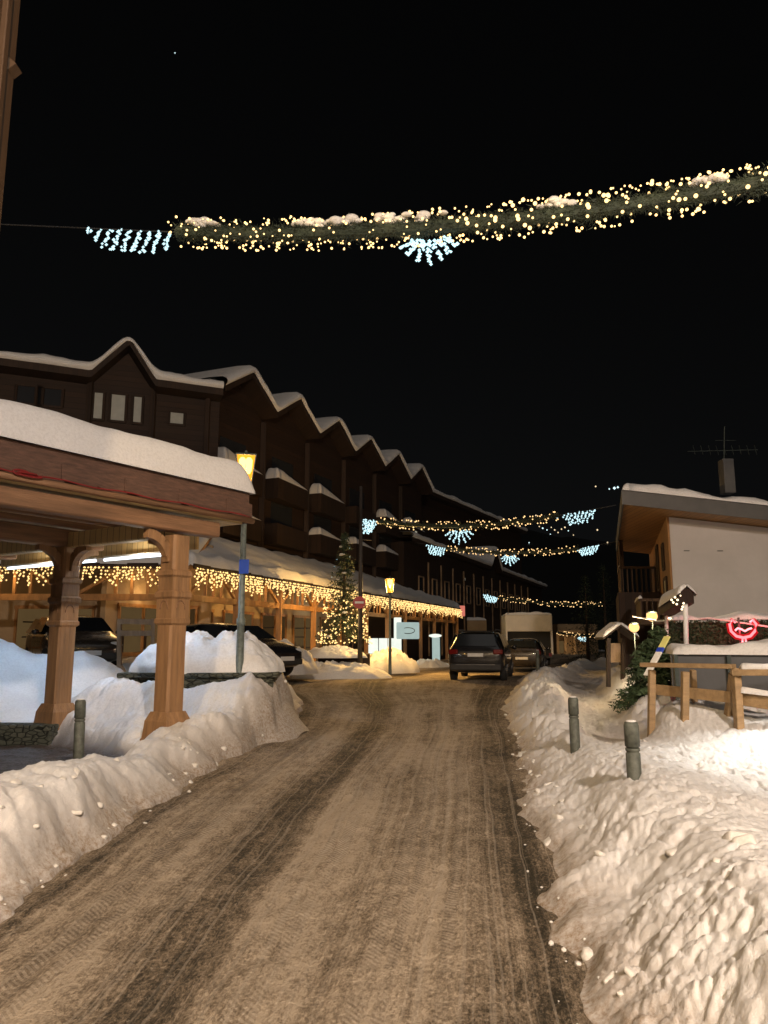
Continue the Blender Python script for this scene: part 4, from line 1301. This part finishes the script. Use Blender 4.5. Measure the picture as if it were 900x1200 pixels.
garland(P(583, 700, 58), P(706, 708, 55), .2, .19, 500, 90, .040, 'fourth garland above the white delivery truck', [(-.16, -.0, .5, 'row')], 0, False, P(562, 695, 59), P(722, 708, 54), 7)
garland(P(652, 741, 72), P(706, 745, 70), .1, .2, 300, 50, .046, 'farthest garland low behind the white truck', [(.5, .65, .4, 'fan')], 0, False, P(648, 739, 72), P(722, 744, 69), 8)

# ------------------------------------------------------------------ vehicles
def vehicle(name, loc, rz, label, paint, L, W, H, st, belt, glass_front, glass_rear, suv=False, group=None, cat='car'):
    """st: stations (y, z_bottom, z_shoulder, z_top, half width at shoulder, half width at top), rear to front"""
    t = thing(name, loc, label, cat, rz, group)
    T = wmat(t)
    m = MB(T); rings = []
    for (y, zb, zs, zt, wsd, wt) in st:
        hp = [(0, zb), (wsd * .80, zb), (wsd * .96, zb + .10), (wsd, zb + (zs - zb) * .55), (wsd * .985, zs - .03), (wsd * .95, zs), (wt + (wsd * .95 - wt) * .06, zt - .06 if zt > zs + .1 else zt - .01), (wt * .86, zt), (0, zt + .015)]
        full = [(-x, z) for x, z in hp[::-1][:-1]] + [(x, z) for x, z in hp[0:]]
        full = [(x, z) for x, z in hp] + [(-x, z) for x, z in hp[-2:0:-1]]
        rings.append([m._v((x, y, z)) for x, z in full])
    n = len(rings[0])
    for a, b in zip(rings, rings[1:]):
        for k in range(n): m.bm.faces.new((a[k], a[(k + 1) % n], b[(k + 1) % n], b[k]))
    m.bm.faces.new(rings[0][::-1]); m.bm.faces.new(rings[-1])
    m.build('body', paint, t, True, sub=1)
    return t, T


def wheels(t, T, ys_, W, r):
    for y in ys_:
        for sx in (-1, 1):
            m = MB(T); m.lathe((sx * (W / 2 - .11), y, r), [(r * .62, -.10), (r * .95, -.10), (r, -.06), (r, .06), (r * .95, .10), (r * .62, .10)], 24, 'X')
            w_ = m.build('wheel', tyre_m, t, True)
            m = MB(T); m.lathe((sx * (W / 2 - .015), y, r), [(r * .60, -.02), (r * .60, .02), (r * .2, .03)], 18, 'X')
            for k in range(5):
                a = k * 2 * PI / 5; m.bar((sx * (W / 2 + .012), y, r), (sx * (W / 2 + .012), y + math.cos(a) * r * .55, r + math.sin(a) * r * .55), .03, .05)
            m.build('rim', rim_m, w_)


def quad(T, pts, th, name, mat, t, off):
    m = MB(T); off = Vector(off)
    m.prism([Vector(p) + off for p in pts], off.normalized() * th); return m.build(name, mat, t)


def hatch(loc, rz, label, paint, name='parked_car', group=None):
    L, W, H = 4.25, 1.78, 1.46
    st = [(-2.12, .42, .80, .82, .70, .62), (-2.06, .28, .92, 1.02, .80, .62), (-1.75, .24, .96, 1.36, .86, .58), (-1.1, .22, .95, 1.44, .89, .60), (-.2, .22, .93, 1.46, .89, .60), (.35, .22, .92, 1.38, .89, .60), (.75, .22, .93, 1.17, .89, .68), (1.12, .22, .94, .97, .88, .74), (1.7, .24, .84, .87, .85, .70), (2.02, .26, .72, .76, .76, .60), (2.12, .34, .62, .64, .64, .5)]
    t, T = vehicle(name, loc, rz, label, paint, L, W, H, st, .93, None, None, group=group)
    wheels(t, T, (-1.28, 1.32), W + .02, .31)
    quad(T, [(-.60, .50, 1.345), (.60, .50, 1.345), (.70, 1.08, 1.0), (-.70, 1.08, 1.0)], .008, 'windscreen', car_glass, t, (0, .012, .02))
    quad(T, [(-.56, -1.80, 1.34), (.56, -1.80, 1.34), (.62, -2.03, 1.05), (-.62, -2.03, 1.05)], .008, 'rear_window', car_glass, t, (0, -.03, .02))
    for sx in (-1, 1):
        for a, b in (((-1.65, -.65)), ((-.55, .75))):
            x0, x1 = .845, .645
            top0 = 1.36 if a < -1 else 1.385
            q = [(sx * x0, a, .985), (sx * x0, b, .985), (sx * x1, min(b, .35), 1.345), (sx * x1, a + (.12 if a < -1 else 0), top0)]
            quad(T, q, .006, 'side_window', car_glass, t, (sx * .022, 0, .006))
        m = MB(T); m.ico((sx * .60, 1.97, .68), .16, 2, (1.25, .55, .55)); m.build('headlight', head_m, t, True)
        m = MB(T); m.ico((sx * .68, -2.03, .86), .12, 2, (1, .5, 1.2)); m.build('tail_light', tail_m, t, True)
        m = MB(T); m.ico((sx * 1.0, .72, 1.0), .10, 2, (.9, .6, .7)); m.build('mirror', paint, t, True)
        m = MB(T); m.box((sx * .885, -.25, .86), (.03, .16, .025)); m.build('handle', trim_m, t)
    MB(T).box((0, 2.10, .42), (1.25, .10, .16), bev=.03).build('grille', trim_m, t)
    MB(T).box((0, 2.155, .50), (.52, .02, .11)).build('number_plate', plate_m, t)
    MB(T).box((0, -2.13, .62), (.52, .03, .11)).build('number_plate', plate_m, t)
    return t


c1 = hatch((-8.1, 20.2, .80), R(213), 'dark hatchback with amber reflections parked behind the shelter post', dark_paint, group='cars parked on the left side')
c2 = hatch((-4.3, 21.6, .62), R(236), 'black hatchback half hidden behind the snowy stone planter', black_paint, group='cars parked on the left side')
# thin snow on the second car's roof edge
def suv(loc, rz, label, paint):
    W = 1.92
    st = [(-2.36, .50, .92, .95, .80, .68), (-2.30, .34, 1.05, 1.12, .92, .70), (-2.12, .30, 1.10, 1.50, .95, .66), (-1.85, .29, 1.10, 1.66, .955, .66), (-1.0, .29, 1.08, 1.70, .96, .68), (.2, .29, 1.06, 1.68, .96, .68), (.65, .29, 1.06, 1.52, .96, .69), (1.05, .29, 1.07, 1.25, .95, .74), (1.3, .29, 1.06, 1.10, .94, .80), (1.95, .31, .98, 1.02, .92, .76), (2.25, .34, .86, .90, .82, .66), (2.35, .42, .74, .76, .70, .55)]
    t, T = vehicle('parked_suv', loc, rz, label, paint, 4.7, W, 1.7, st, 1.08, None, None)
    wheels(t, T, (-1.45, 1.45), W, .37)
    quad(T, [(-.60, -2.02, 1.57), (.60, -2.02, 1.57), (.70, -2.245, 1.17), (-.70, -2.245, 1.17)], .008, 'rear_window', car_glass, t, (0, -.035, .02))
    MB(T).box((0, -1.98, 1.685), (1.2, .30, .035), bev=.012).build('spoiler', paint, t)
    MB(T).box((0, -2.38, .50), (1.72, .14, .24), bev=.05).build('bumper', trim_m, t)
    MB(T).box((0, -2.455, .585), (1.3, .02, .025)).build('chrome_strip', rim_m, t)
    MB(T).box((0, -2.36, .90), (.52, .04, .115)).build('number_plate', plate_m, t)
    MB(T).box((0, -2.35, .99), (.9, .03, .04)).build('tailgate_trim', trim_m, t)
    for sx in (-1, 1):
        m = MB(T); m.box((sx * .74, -2.31, 1.0), (.32, .13, .16), rz=sx * R(14), bev=.03); m.build('tail_light', tail_m, t)
        m = MB(T); m.ico((sx * .66, 2.18, .80), .17, 2, (1.2, .5, .5)); m.build('headlight', head_m, t, True)
        m = MB(T); m.ico((sx * 1.08, .95, 1.13), .12, 2, (.9, .6, .8)); m.build('mirror', paint, t, True)
        m = MB(T); m.tube([(sx * .62, -1.7, 1.69), (sx * .63, -1.6, 1.74), (sx * .65, .1, 1.74), (sx * .65, .25, 1.69)], .02, 8); m.build('roof_rail', rim_m, t, True)
        for a, b in ((-2.0, -1.5), (-1.4, -.45), (-.35, .85)):
            q = [(sx * .905, a, 1.13), (sx * .905, b, 1.13), (sx * .725, min(b, .45), 1.58), (sx * .725, a + (.2 if a < -1.6 else 0), 1.58)]
            quad(T, q, .006, 'side_window', car_glass, t, (sx * .024, 0, .006))
        for y in (-.85, .35):
            m = MB(T); m.box((sx * .962, y, .98), (.03, .18, .03)); m.build('handle', trim_m, t)
    return t


sv = P(561, 770, 26)
suv((sv.x + .42, 26.0 + 2.3, .21), R(-13), 'black estate car seen from behind, parked at the right of the street', black_paint)
c3 = hatch((P(612, 770, 34).x + .3, 35, .22), R(-14), 'dark car parked ahead of the black estate car', dark_paint, group=None)

tk = P(627, 780, 42)
tr = thing('box_truck', (tk.x, 44.5, .2), 'white box truck with a dark open rear, parked up the street', 'truck', R(-6))
T = wmat(tr)
hw, zt = 1.25, 2.75
MB(T).box((0, 0, zt - .45), (2 * hw, 5.0, .9), bev=.04).build('upper_body', truck_white, tr)
for sx in (-1, 1): MB(T).box((sx * (hw - .05), 0, 1.25), (.1, 5.0, 1.25)).build('side_wall', truck_white, tr)
MB(T).box((0, .1, 1.2), (2 * hw - .22, 4.7, 1.3)).build('cargo_shade', dark_void, tr)  # solid dark block, shade of the open rear put into its colour
MB(T).box((0, -2.35, .5), (2 * hw, .25, .16), bev=.02).build('bumper', trim_m, tr)
MB(T).box((0, 3.4, 1.2), (2.0, 1.7, 1.7), bev=.12).build('cab', truck_white, tr)
for sx in (-1, 1): MB(T).box((sx * (hw - .16), -2.5, .62), (.16, .04, .18)).build('tail_light', tail_m, tr)
wheels(tr, T, (-1.5, 3.2), 2.3, .36)
snow_slab('roof_snow', T @ Vector((-hw, -2.5, zt)), T @ Vector((hw, -2.5, zt)), T @ Vector((hw, 2.5, zt)), T @ Vector((-hw, 2.5, zt)), .12, tr, .12, 16, 12, 2)

# far lit porch building at the end of the street
o = thing('far_house', (P(672, 770, 78).x, 80, 0), 'small far beige house with a lit porch behind the truck', 'building')
a, c = P(655, 742, 78), P(702, 742, 78)
MB().box(((a.x + c.x) / 2, 80, 1.6), (c.x - a.x, 3, 3.2)).build('wall', beige_wall, o)
for px in (655, 664, 675, 690): 
    q = P(px, 770, 77.5); MB().box((q.x, 77.9, 1.1), (.25, .25, 2.2)).build('pillar', beige_wall, o)
MB().box((P(660, 768, 78).x, 78.3, .9), (.9, .2, 1.2)).build('doorway', shop_warm, o)
MB().box(((a.x + c.x) / 2, 78, 2.4), (c.x - a.x + .4, .6, .3)).build('lintel', beige_wall, o)
light('porch_light', 'POINT', P(670, 757, 76.5), (1, .6, .25), 25, o, shadow_soft_size=.2)

# ------------------------------------------------------------------ chalet on the right
rc = thing('white_chalet', (9, 24, 0), 'white rendered chalet with a timber balcony and a snow covered roof', 'building')
bx = Vector((.27, .963))
cw = P(786, 640, 22); X0 = cw.x
def rb(fx, fy, z): return Vector((X0 + fx + bx.x * fy, 22 + fx * .03 + bx.y * fy, z))
ZL, ZRt = P(744, 576, 20.8).z, P(900, 592, 20.8).z
def rz_(x):
    return ZL + (ZRt - ZL) * (x - P(744, 576, 20.8).x) / (P(900, 592, 20.8).x - P(744, 576, 20.8).x)
wl = MB()
w0 = [rb(0, 0, 0), rb(9, 0, 0), rb(9, 9, 0), rb(0, 9, 0)]
tp = [Vector((p.x, p.y, rz_(p.x) - .38)) for p in w0]
wl.poly([w0[0], w0[1], tp[1], tp[0]]); wl.poly([w0[1], w0[2], tp[2], tp[1]]); wl.poly([w0[2], w0[3], tp[3], tp[2]])
wl.build('wall', render_m, rc)
sw = MB(); sw.prism([rb(-.06, .02, 0), rb(0, .02, 0), rb(0, 9, 0), rb(-.06, 9, 0)], (0, 0, 5.25)); sw.build('timber_side_wall', wood_soffit, rc)
rl = P(744, 576, 20.8).x - X0
fr = [rb(rl, -1.2, 0), rb(9.8, -1.2, 0), rb(9.8, 8.2, 0), rb(rl, 8.2, 0)]
top = [Vector((p.x, p.y, rz_(p.x))) for p in fr]
m = MB(); m.prism([v - Vector((0, 0, .36)) for v in top], (0, 0, .36)); rro = m.build('roof', wood_soffit, rc)
f0 = MB(); f0.prism([top[0] + Vector((-.02, -.05, -.40)), top[1] + Vector((0, -.05, -.40)), top[1] + Vector((0, -.05, .0)), top[0] + Vector((-.02, -.05, .0))], (0, .045, 0)); f0.build('fascia', fascia_m, rro)
f0 = MB(); f0.prism([top[0] + Vector((-.06, -.05, -.40)), top[3] + Vector((-.06, 0, -.40)), top[3] + Vector((-.06, 0, .0)), top[0] + Vector((-.06, -.05, .0))], (.05, 0, 0)); f0.build('fascia', fascia_m, rro)
snow_slab('snow_cover', top[0] + Vector((-.05, -.1, .0)), top[1] + Vector((0, -.1, 0)), top[2], top[3] + Vector((-.05, 0, 0)), .21, rro, .22, 50, 30, 17, .07)
cc_ = P(857, 560, 23.5); MB().box((cc_.x, 23.8, cc_.z + .1), (.34, .4, 1.1), bev=.02).build('chimney', fascia_m, rc)
for px, wd in ((756, 20),):
    pass
for fy, z, w_, h_, mt in ((1.9, 4.15, .55, .75, win_glass), (1.6, 2.6, 1.0, 1.7, win_pale), (4.3, 4.0, .7, 1.5, win_glass)):
    c1_, c2_ = rb(-.075, fy - w_ / 2, z), rb(-.075, fy + w_ / 2, z)
    fm = MB(); 
    for zz in (-h_ / 2, h_ / 2): fm.bar(c1_ + Vector((0, 0, zz)), c2_ + Vector((0, 0, zz)), .08, .09)
    for c in (c1_, c2_): fm.bar(c - Vector((0, 0, h_ / 2)), c + Vector((0, 0, h_ / 2)), .08, .08)
    fo = fm.build('window', wood_dark_v, rc)
    pn = MB(); pn.prism([c1_ - Vector((0, 0, h_ / 2)), c2_ - Vector((0, 0, h_ / 2)), c2_ + Vector((0, 0, h_ / 2)), c1_ + Vector((0, 0, h_ / 2))], (-.015, 0, 0)); pn.build('pane', mt, fo)
# timber balconies on the street side
def balcony(fy0, fy1, out, z0, z1, post=True):
    m = MB(); m.prism([rb(-out, fy0, z0), rb(-.07, fy0, z0), rb(-.07, fy1, z0), rb(-out, fy1, z0)], (0, 0, .16)); bo = m.build('balcony', wood_edge, rc)
    r_ = MB()
    for a, b in ((rb(-.1, fy0, 0), rb(-out, fy0, 0)), (rb(-out, fy0, 0), rb(-out, fy1, 0))):
        L_ = (b - a).length
        for k in range(int(L_ / .17) + 1):
            p = a.lerp(b, k * .17 / L_); r_.bar(p + Vector((0, 0, z0 + .16)), p + Vector((0, 0, z1)), .13, .03)
        r_.bar(a + Vector((0, 0, z1)), b + Vector((0, 0, z1)), .10, .08)
    r_.build('balustrade', wood_edge, bo)
    if post:
        
        for fy in (fy0, fy1): MB().bar(rb(-out + .05, fy, z1), rb(-out + .05, fy, 5.3), .14, .14).build('balcony_post', wood_edge, bo)
    snow_slab('rail_snow', rb(-out - .06, fy0, z1 + .03), rb(-out + .06, fy0, z1 + .03), rb(-out + .06, fy1, z1 + .03), rb(-out - .06, fy1, z1 + .03), .10, bo, .06, 6, 24, 4)
    return bo
balcony(5.6, 8.4, 1.35, 3.1, 4.15)
balcony(.5, 3.0, .95, 2.05, 2.75, False)
m = MB(); m.prism([rb(-1.5, 4.2, 0), rb(-.06, 4.2, 0), rb(-.06, 8.8, 0), rb(-1.5, 8.8, 0)], (0, 0, 3.19)); m.build('lower_storey', wood_dark_v, rc)
for px in (806, 846):
    q = P(px, 645, 21.9); MB().box((q.x, 21.97 + (q.x - X0) * .03, q.z), (.16, .02, .02)).build('wall_hook', iron_m, rc)
an = thing('roof_antenna', (P(849, 560, 24).x, 24.0, P(849, 575, 24).z), 'thin aerial mast with crossbars on the chalet roof', 'antenna')
q0, q1 = P(848, 575, 24), P(849, 500, 24)
MB().tube([q0, q1], .016, 6).build('mast', iron_m, an)
m = MB(); m.tube([P(806, 529, 24), P(888, 527, 24)], .012, 5)
for px in range(812, 888, 9): m.tube([P(px, 522, 24), P(px + 3, 533, 24)], .006, 4)
m.tube([P(838, 516, 24), P(862, 516, 24)], .008, 4)
m.build('crossbars', iron_m, an)

# ------------------------------------------------------------------ terrace on the right
hd = thing('hedge', (7.2, 15.9, .6), 'dark clipped hedge with a snow line on top behind the terrace', 'hedge')
def hedge_run(a, b, z0, z1, nleaf, thick=.5):
    a, b = Vector(a), Vector(b); m = MB(); d = (b - a).normalized(); n = Vector((-d.y, d.x, 0)); L = (b - a).length
    m.bar(a + Vector((0, 0, (z0 + z1) / 2)), b + Vector((0, 0, (z0 + z1) / 2)), thick * .7, (z1 - z0) * .9)
    for i in range(nleaf):
        p = a + d * random.random() * L + n * random.uniform(-thick / 2, thick / 2) + Vector((0, 0, random.uniform(z0, z1)))
        if random.random() < .65: p = p - n * ((p - a).dot(n)) - n * thick * .5 * random.uniform(.8, 1.2)
        dv = Vector((random.gauss(0, 1), random.gauss(0, 1), random.gauss(.2, 1))).normalized() * random.uniform(.03, .07)
        sd = dv.cross(Vector((random.gauss(0, 1), random.gauss(0, 1), random.gauss(0, 1)))).normalized() * .02
        m.poly([p - sd, p + dv, p + sd])
    m.build('foliage', hedge_m, hd, fix=False)
ha, hb = P(782, 745, 15.8), P(1010, 750, 14.6)
hedge_run((ha.x, 15.8, 0), (hb.x, 14.6, 0), 1.15, 1.98, 9000)
snow_slab('snow_line', (ha.x, 15.5, 1.99), (hb.x, 14.35, 1.99), (hb.x, 14.75, 1.99), (ha.x, 15.95, 1.99), .08, hd, .12, 60, 6, 7, .05)

tw = thing('terrace_wall', (6.6, 11.8, .5), 'dark grey terrace wall with a thick snow edge behind the wooden railing', 'wall')
ta, tb2 = P(786, 768, 12.4), P(985, 768, 11.2)
m = MB(); m.prism([(ta.x, 12.4, .75), (tb2.x, 11.2, .75), (tb2.x + .03, 11.32, .75), (ta.x + .03, 12.52, .75)], (0, 0, .62)); m.build('panel', grey_panel, tw)
k = MB()
for f in (.02, .35, .68, .98):
    p = Vector((ta.x, 12.34, 0)).lerp(Vector((tb2.x, 11.14, 0)), f); k.bar(p + Vector((0, 0, .3)), p + Vector((0, 0, 1.37)), .06, .06)
k.build('post', iron_m, tw)
snow_slab('snow_cap', (ta.x, 12.32, 1.375), (tb2.x, 11.12, 1.375), (tb2.x + .2, 12.0, 1.375), (ta.x + .2, 13.2, 1.375), .15, tw, .14, 60, 10, 8, .06)

rw = thing('wooden_railing', (4.1, 9.5, .7), 'new pine railing with crossed supports standing in the terrace snow', 'railing')
A1, A2 = P(757, 779, 10.0), P(858, 781, 9.0)
m = MB(); m.bar(A1 + Vector((-.05, 0, 0)), A2 + Vector((.02, 0, 0)), .11, .055, .006); m.build('top_rail', wood_rail, rw)
m = MB(); m.bar(P(768, 808, 10.05), P(856, 817, 9.15), .04, .13, .004); m.build('lower_rail', wood_rail, rw)
for px, Y, pt_, pb_ in ((764, 9.95, 783, 885), (803, 9.45, 785, 905)):
    m = MB(); m.bar(P(px, pt_ + 2, Y), P(px - 1, pb_, Y), .08, .08, .006); m.build('post', wood_rail, rw)
m = MB(); m.bar(P(812, 785, 9.75), P(817, 880, 9.9), .08, .06, .006); m.build('post', wood_rail, rw)
m = MB(); m.bar(P(862, 784, 9.0), P(870, 915, 8.75), .11, .08, .006); m.build('support', wood_rail, rw)
m = MB(); m.bar(P(861, 790, 9.12), P(848, 900, 9.6), .11, .09, .006); m.build('support', wood_rail, rw)
m = MB(); m.bar(P(859, 788, 8.95), P(1000, 788, 8.1), .10, .07, .006); m.build('top_rail', wood_rail, rw)
m = MB(); m.bar(P(868, 818, 8.98), P(1000, 838, 8.1), .05, .16, .006); m.build('lower_rail', wood_rail, rw)
p_, q_ = P(868, 783, 8.93), P(1000, 784, 8.1)
snow_slab('rail_snow', p_ + Vector((-.02, -.06, -.02)), q_ + Vector((0, -.06, 0)), q_ + Vector((0, .06, 0)), p_ + Vector((0, .06, -.02)), .06, rw, .05, 30, 6, 6, .02)
p_, q_ = P(868, 812, 8.93), P(1000, 828, 8.1)
snow_slab('rail_snow', p_ + Vector((-.02, -.05, 0)), q_ + Vector((0, -.05, 0)), q_ + Vector((0, .05, 0)), p_ + Vector((0, .05, 0)), .05, rw, .04, 30, 6, 9, .02)

# terrace floodlight just beyond the frame on its own stake
fl = thing('floodlight', (5.55, 8.6, .7), 'white terrace floodlight on a stake at the right edge', 'floodlight')
MB().tube([(5.55, 8.6, .4), (5.55, 8.6, 2.35), (5.1, 8.25, 2.5)], .03, 8).build('stake', iron_m, fl, True)
MB().box((5.0, 8.18, 2.5), (.28, .22, .08), rz=R(30), bev=.02).build('head', iron_m, fl)
light('flood', 'SPOT', (4.95, 8.15, 2.42), (1, .96, .88), 540, fl, spot_size=R(84), spot_blend=1, shadow_soft_size=.12, aim=(4.2, 7.7, .4))

# neon wine glass
nc = P(870, 738.5, 14.0)
ne = thing('neon_sign', nc - Vector((0, 0, .2)), 'red neon wine glass sign glowing in front of the hedge', 'neon sign')
k = 14.3 / 900 * 1.12
def npt(px, py): return nc + Vector(((px - 870) * k, -.02, -(py - 748) * k))
m = MB()
m.tube([npt(863, 740), npt(860, 738), npt(857, 742), npt(858, 749), npt(863, 754), npt(870, 755.5), npt(877, 754), npt(882, 749), npt(884, 742), npt(881, 738), npt(878, 740)], .024, 8)
m.tube([npt(862, 748.5), npt(865, 746), npt(868.5, 747), npt(872, 749), npt(875.5, 747), npt(879, 746)], .018, 8)
m.tube([npt(869, 756), npt(868.5, 763)], .016, 6); m.tube([npt(872, 756), npt(872.5, 763)], .016, 6)
m.build('tube', neon_core, ne, True)
m = MB()
m.tube([npt(861, 738), npt(857, 742), npt(858, 749), npt(863, 754), npt(870, 755.5), npt(877, 754), npt(882, 749), npt(884, 742), npt(880, 738)], .062, 10)
m.build('halo', neon_halo, ne, True)  # added glowing shell, gives the tube its red halo
light('neon_glow', 'POINT', nc + Vector((0, .1, 0)), (1, .05, .08), 40, ne, shadow_soft_size=.15)
MB().box(nc + Vector((0, .12, -.12)), (.03, .03, .7)).build('stake', iron_m, ne)

# two warm globe lamps on the chalet corner
for px, py, Y, lab in ((743, 735, 17.5, 'lower left warm globe lamp beside the small snowy roof'), (764, 722, 16.5, 'upper right warm globe lamp above the spruce bush')):
    c = P(px, py, Y)
    o = thing('globe_lamp', c - Vector((0, 0, 1.2)), lab, 'lamp', group='warm globe lamps by the terrace')
    MB().ico(c, .115, 3).build('globe', warm_globe, o, True)
    MB().tube([c + Vector((0, 0, -1.3)), c + Vector((0, 0, -.09))], .014, 8).build('stem', iron_m, o, True)
    MB().lathe(c, [(.11, .07), (.10, .10), (.03, .13)], 12).build('cap', iron_m, o, True)
    light('globe_light', 'POINT', c + Vector((-.02, -.16, 0)), (1, .74, .42), 110, o, shadow_soft_size=.09)

# small gabled sign box on white posts
sb = P(795, 700, 14.2)
sgn = thing('gabled_sign', (sb.x, 14.2, 1.3), 'small snow capped roofed sign box on two white posts with a cluster of lights', 'sign box')
for px, yt, Y in ((803, 690, 14.0), (781, 722, 14.9)):
    MB().tube([P(px + (2 if px > 800 else 1), 800, Y), P(px, yt, Y)], .045 if px > 800 else .035, 8).build('post', white_post, sgn, True)
c0, c1_ = P(804, 694, 13.9), P(781, 709, 15.1)
d_ = (c1_ - c0); wv = Vector((.15, .04, 0))
m = MB(); m.prism([c0 - wv + Vector((0, 0, -.20)), c0 + wv + Vector((0, 0, -.20)), c0 + wv, c0 + Vector((0, 0, .08)), c0 - wv], d_); m.build('box', wood_dark_v, sgn)
rs = [(c0 - wv * 1.3 + Vector((0, -.06, -.05)), c0 + Vector((0, -.06, .11))), (c0 + Vector((0, -.06, .11)), c0 + wv * 1.3 + Vector((0, -.06, -.05)))]
for a, b_ in rs:
    snow_slab('snow_cap', a, b_, b_ + d_ * 1.03, a + d_ * 1.03, .12, sgn, .12, 8, 18, 5, .03)
m = MB()
for px, py in ((791, 700), (794, 703), (789, 706), (793, 708), (797, 698), (800, 711), (801, 707), (787, 703), (799, 714), (796, 694)):
    m.ico(P(px, py, 13.88), .022, 1)
m.build('bulbs', M_emit('sign_bulb', (1, .8, .5), 3), sgn)

# skis stuck in the snow
s0, s1 = P(765, 778, 11.0), P(782, 746, 11.3)
sk = thing('ski', s0 - Vector((0, 0, .2)), 'leaning white and yellow ski with a blue band behind the railing', 'ski')
mid0, mid1 = s0.lerp(s1, .42), s0.lerp(s1, .58)
MB().bar(s0 + (s0 - s1) * .4, mid0, .10, .03, .008).build('tail', ski_white, sk)
MB().bar(mid0, mid1, .105, .035, .008).build('band', blue_m, sk)
MB().bar(mid1, s1, .10, .03, .008).build('tip', ski_yellow, sk)

# small roofed notice post
kb = P(720, 800, 18.5)
kk = thing('notice_shelter', (kb.x, 18.5, kb.z), 'small wooden notice post under a snow covered pointed roof', 'notice board')
ap = P(722, 732, 18.5)
for px in (713, 730): MB().bar(P(px, 805, 18.5), P(px, 748, 18.5), .09, .09).build('post', wood_dark_v, kk)
MB().box(P(721, 765, 18.55), (.30, .04, .45)).build('board', wood_grey, kk)
for sx in (-1, 1):
    e_ = ap + Vector((sx * .42, 0, -.30))
    m = MB(); m.prism([ap + Vector((0, -.35, 0)), e_ + Vector((0, -.35, 0)), e_ + Vector((0, .35, 0)), ap + Vector((0, .35, 0))], (0, 0, -.05)); m.build('roof_slope', wood_dark_v, kk)
    snow_slab('snow_cap', ap + Vector((0, -.38, 0)), e_ + Vector((0, -.38, 0)), e_ + Vector((0, .38, 0)), ap + Vector((0, .38, 0)), .10, kk, .1, 10, 10, 3, .02)

# light cable with snow over the hedge
cb = MB(); cb.tube([P(742, 722, 17.2), P(770, 728, 16.0), P(830, 724, 15.2), P(905, 735, 14.2), P(1000, 735, 13.5)], .018, 6)
tag(cb.build('snowy_cable', snow_clean, None, True), 'thin snow coated cable strung above the hedge', 'cable')

# wooden barrier in the snow behind the shelter
br_ = thing('wooden_barrier', P(140, 792, 17.5), 'small grey wooden barrier on splayed feet beside the dark hatchback', 'barrier')
for px in (140, 180):
    a_ = P(px, 792, 17.5); c_2 = P(px, 725, 17.5)
    MB().bar(a_, c_2, .11, .09, .006).build('post', wood_grey, br_)
    for sx in (-1, 1): MB().bar(a_ + Vector((0, 0, .22)), a_ + Vector((sx * .26, -.15, -.08)), .08, .08).build('foot', wood_grey, br_)
MB().bar(P(141, 728, 17.45), P(179, 729, 17.45), .03, .12).build('rail', wood_grey, br_)
MB().bar(P(141, 742, 17.45), P(179, 742, 17.45), .03, .12).build('rail', wood_grey, br_)

# ------------------------------------------------------------------ far hillside, lights, star
xs = np.linspace(-700, 700, 90); ysz = np.linspace(130, 800, 40)
Xh, Yh = np.meshgrid(xs, ysz)
Zh = -2 + sst(130, 620, Yh) * (95 + 40 * fbm(Xh * .004, Yh * .004, 4, 90)) + .10 * np.clip(-Xh, 0, 400)
tag(sheet('hill', np.stack([Xh, Yh, Zh], -1), hill_m), kind='structure')
def zh(x, y):
    return float(-2 + sst(130, 620, np.array([y]))[0] * (95 + 40 * fbm(np.array([x * .004]), np.array([y * .004]), 4, 90)[0]) + .10 * max(0, min(400, -x)))
m = MB(); m2 = MB()
for px, py in ((632, 617), (636, 619), (641, 621), (646, 618), (650, 621), (654, 624), (658, 620), (662, 618), (666, 622), (668, 615), (653, 607), (660, 606), (640, 608), (633, 610), (620, 636), (700, 621), (712, 636), (698, 570), (556, 676), (672, 627), (645, 626), (628, 604), (648, 604)):
    # walk along the ray until it meets the hillside
    for y in range(150, 700, 3):
        p = P(px, py, y)
        if p.z <= zh(p.x, p.y) + .8: break
    (m if random.random() < .8 else m2).octa(P(px, py, y - 2), y * .0011 * random.uniform(.7, 1.3))
tag(m.build('hillside_lights', far_light, None, fix=False), kind='stuff')
m2.octa(P(720, 572, 420), .9); m2.octa(P(724, 571, 420), .7); m2.octa(P(714, 573, 420), .5)
tag(m2.build('slope_lights', far_white, None, fix=False), kind='stuff')
st_ = P(205, 62, 3000); tag(MB().octa(st_, 3.2).build('star', far_white), 'single faint star in the black sky', 'star')

# moonless night: broad overhead fill added for the sky glow
sun = light('skyglow_fill', 'SUN', (0, 0, 60), (1, .93, .88), .14, None, angle=R(50)); sun.rotation_euler = (R(35), 0, R(20))

# ------------------------------------------------------------------ render settings
S.view_settings.view_transform = 'Standard'; S.view_settings.look = 'None'
S.view_settings.exposure = 0; S.view_settings.gamma = 1
S.render.engine = 'CYCLES'
S.cycles.use_denoising = True
S.cycles.max_bounces = 5; S.cycles.diffuse_bounces = 3; S.cycles.glossy_bounces = 2; S.cycles.transparent_max_bounces = 6
S.cycles.sample_clamp_indirect = 3
S.cycles.caustics_reflective = False; S.cycles.caustics_refractive = False
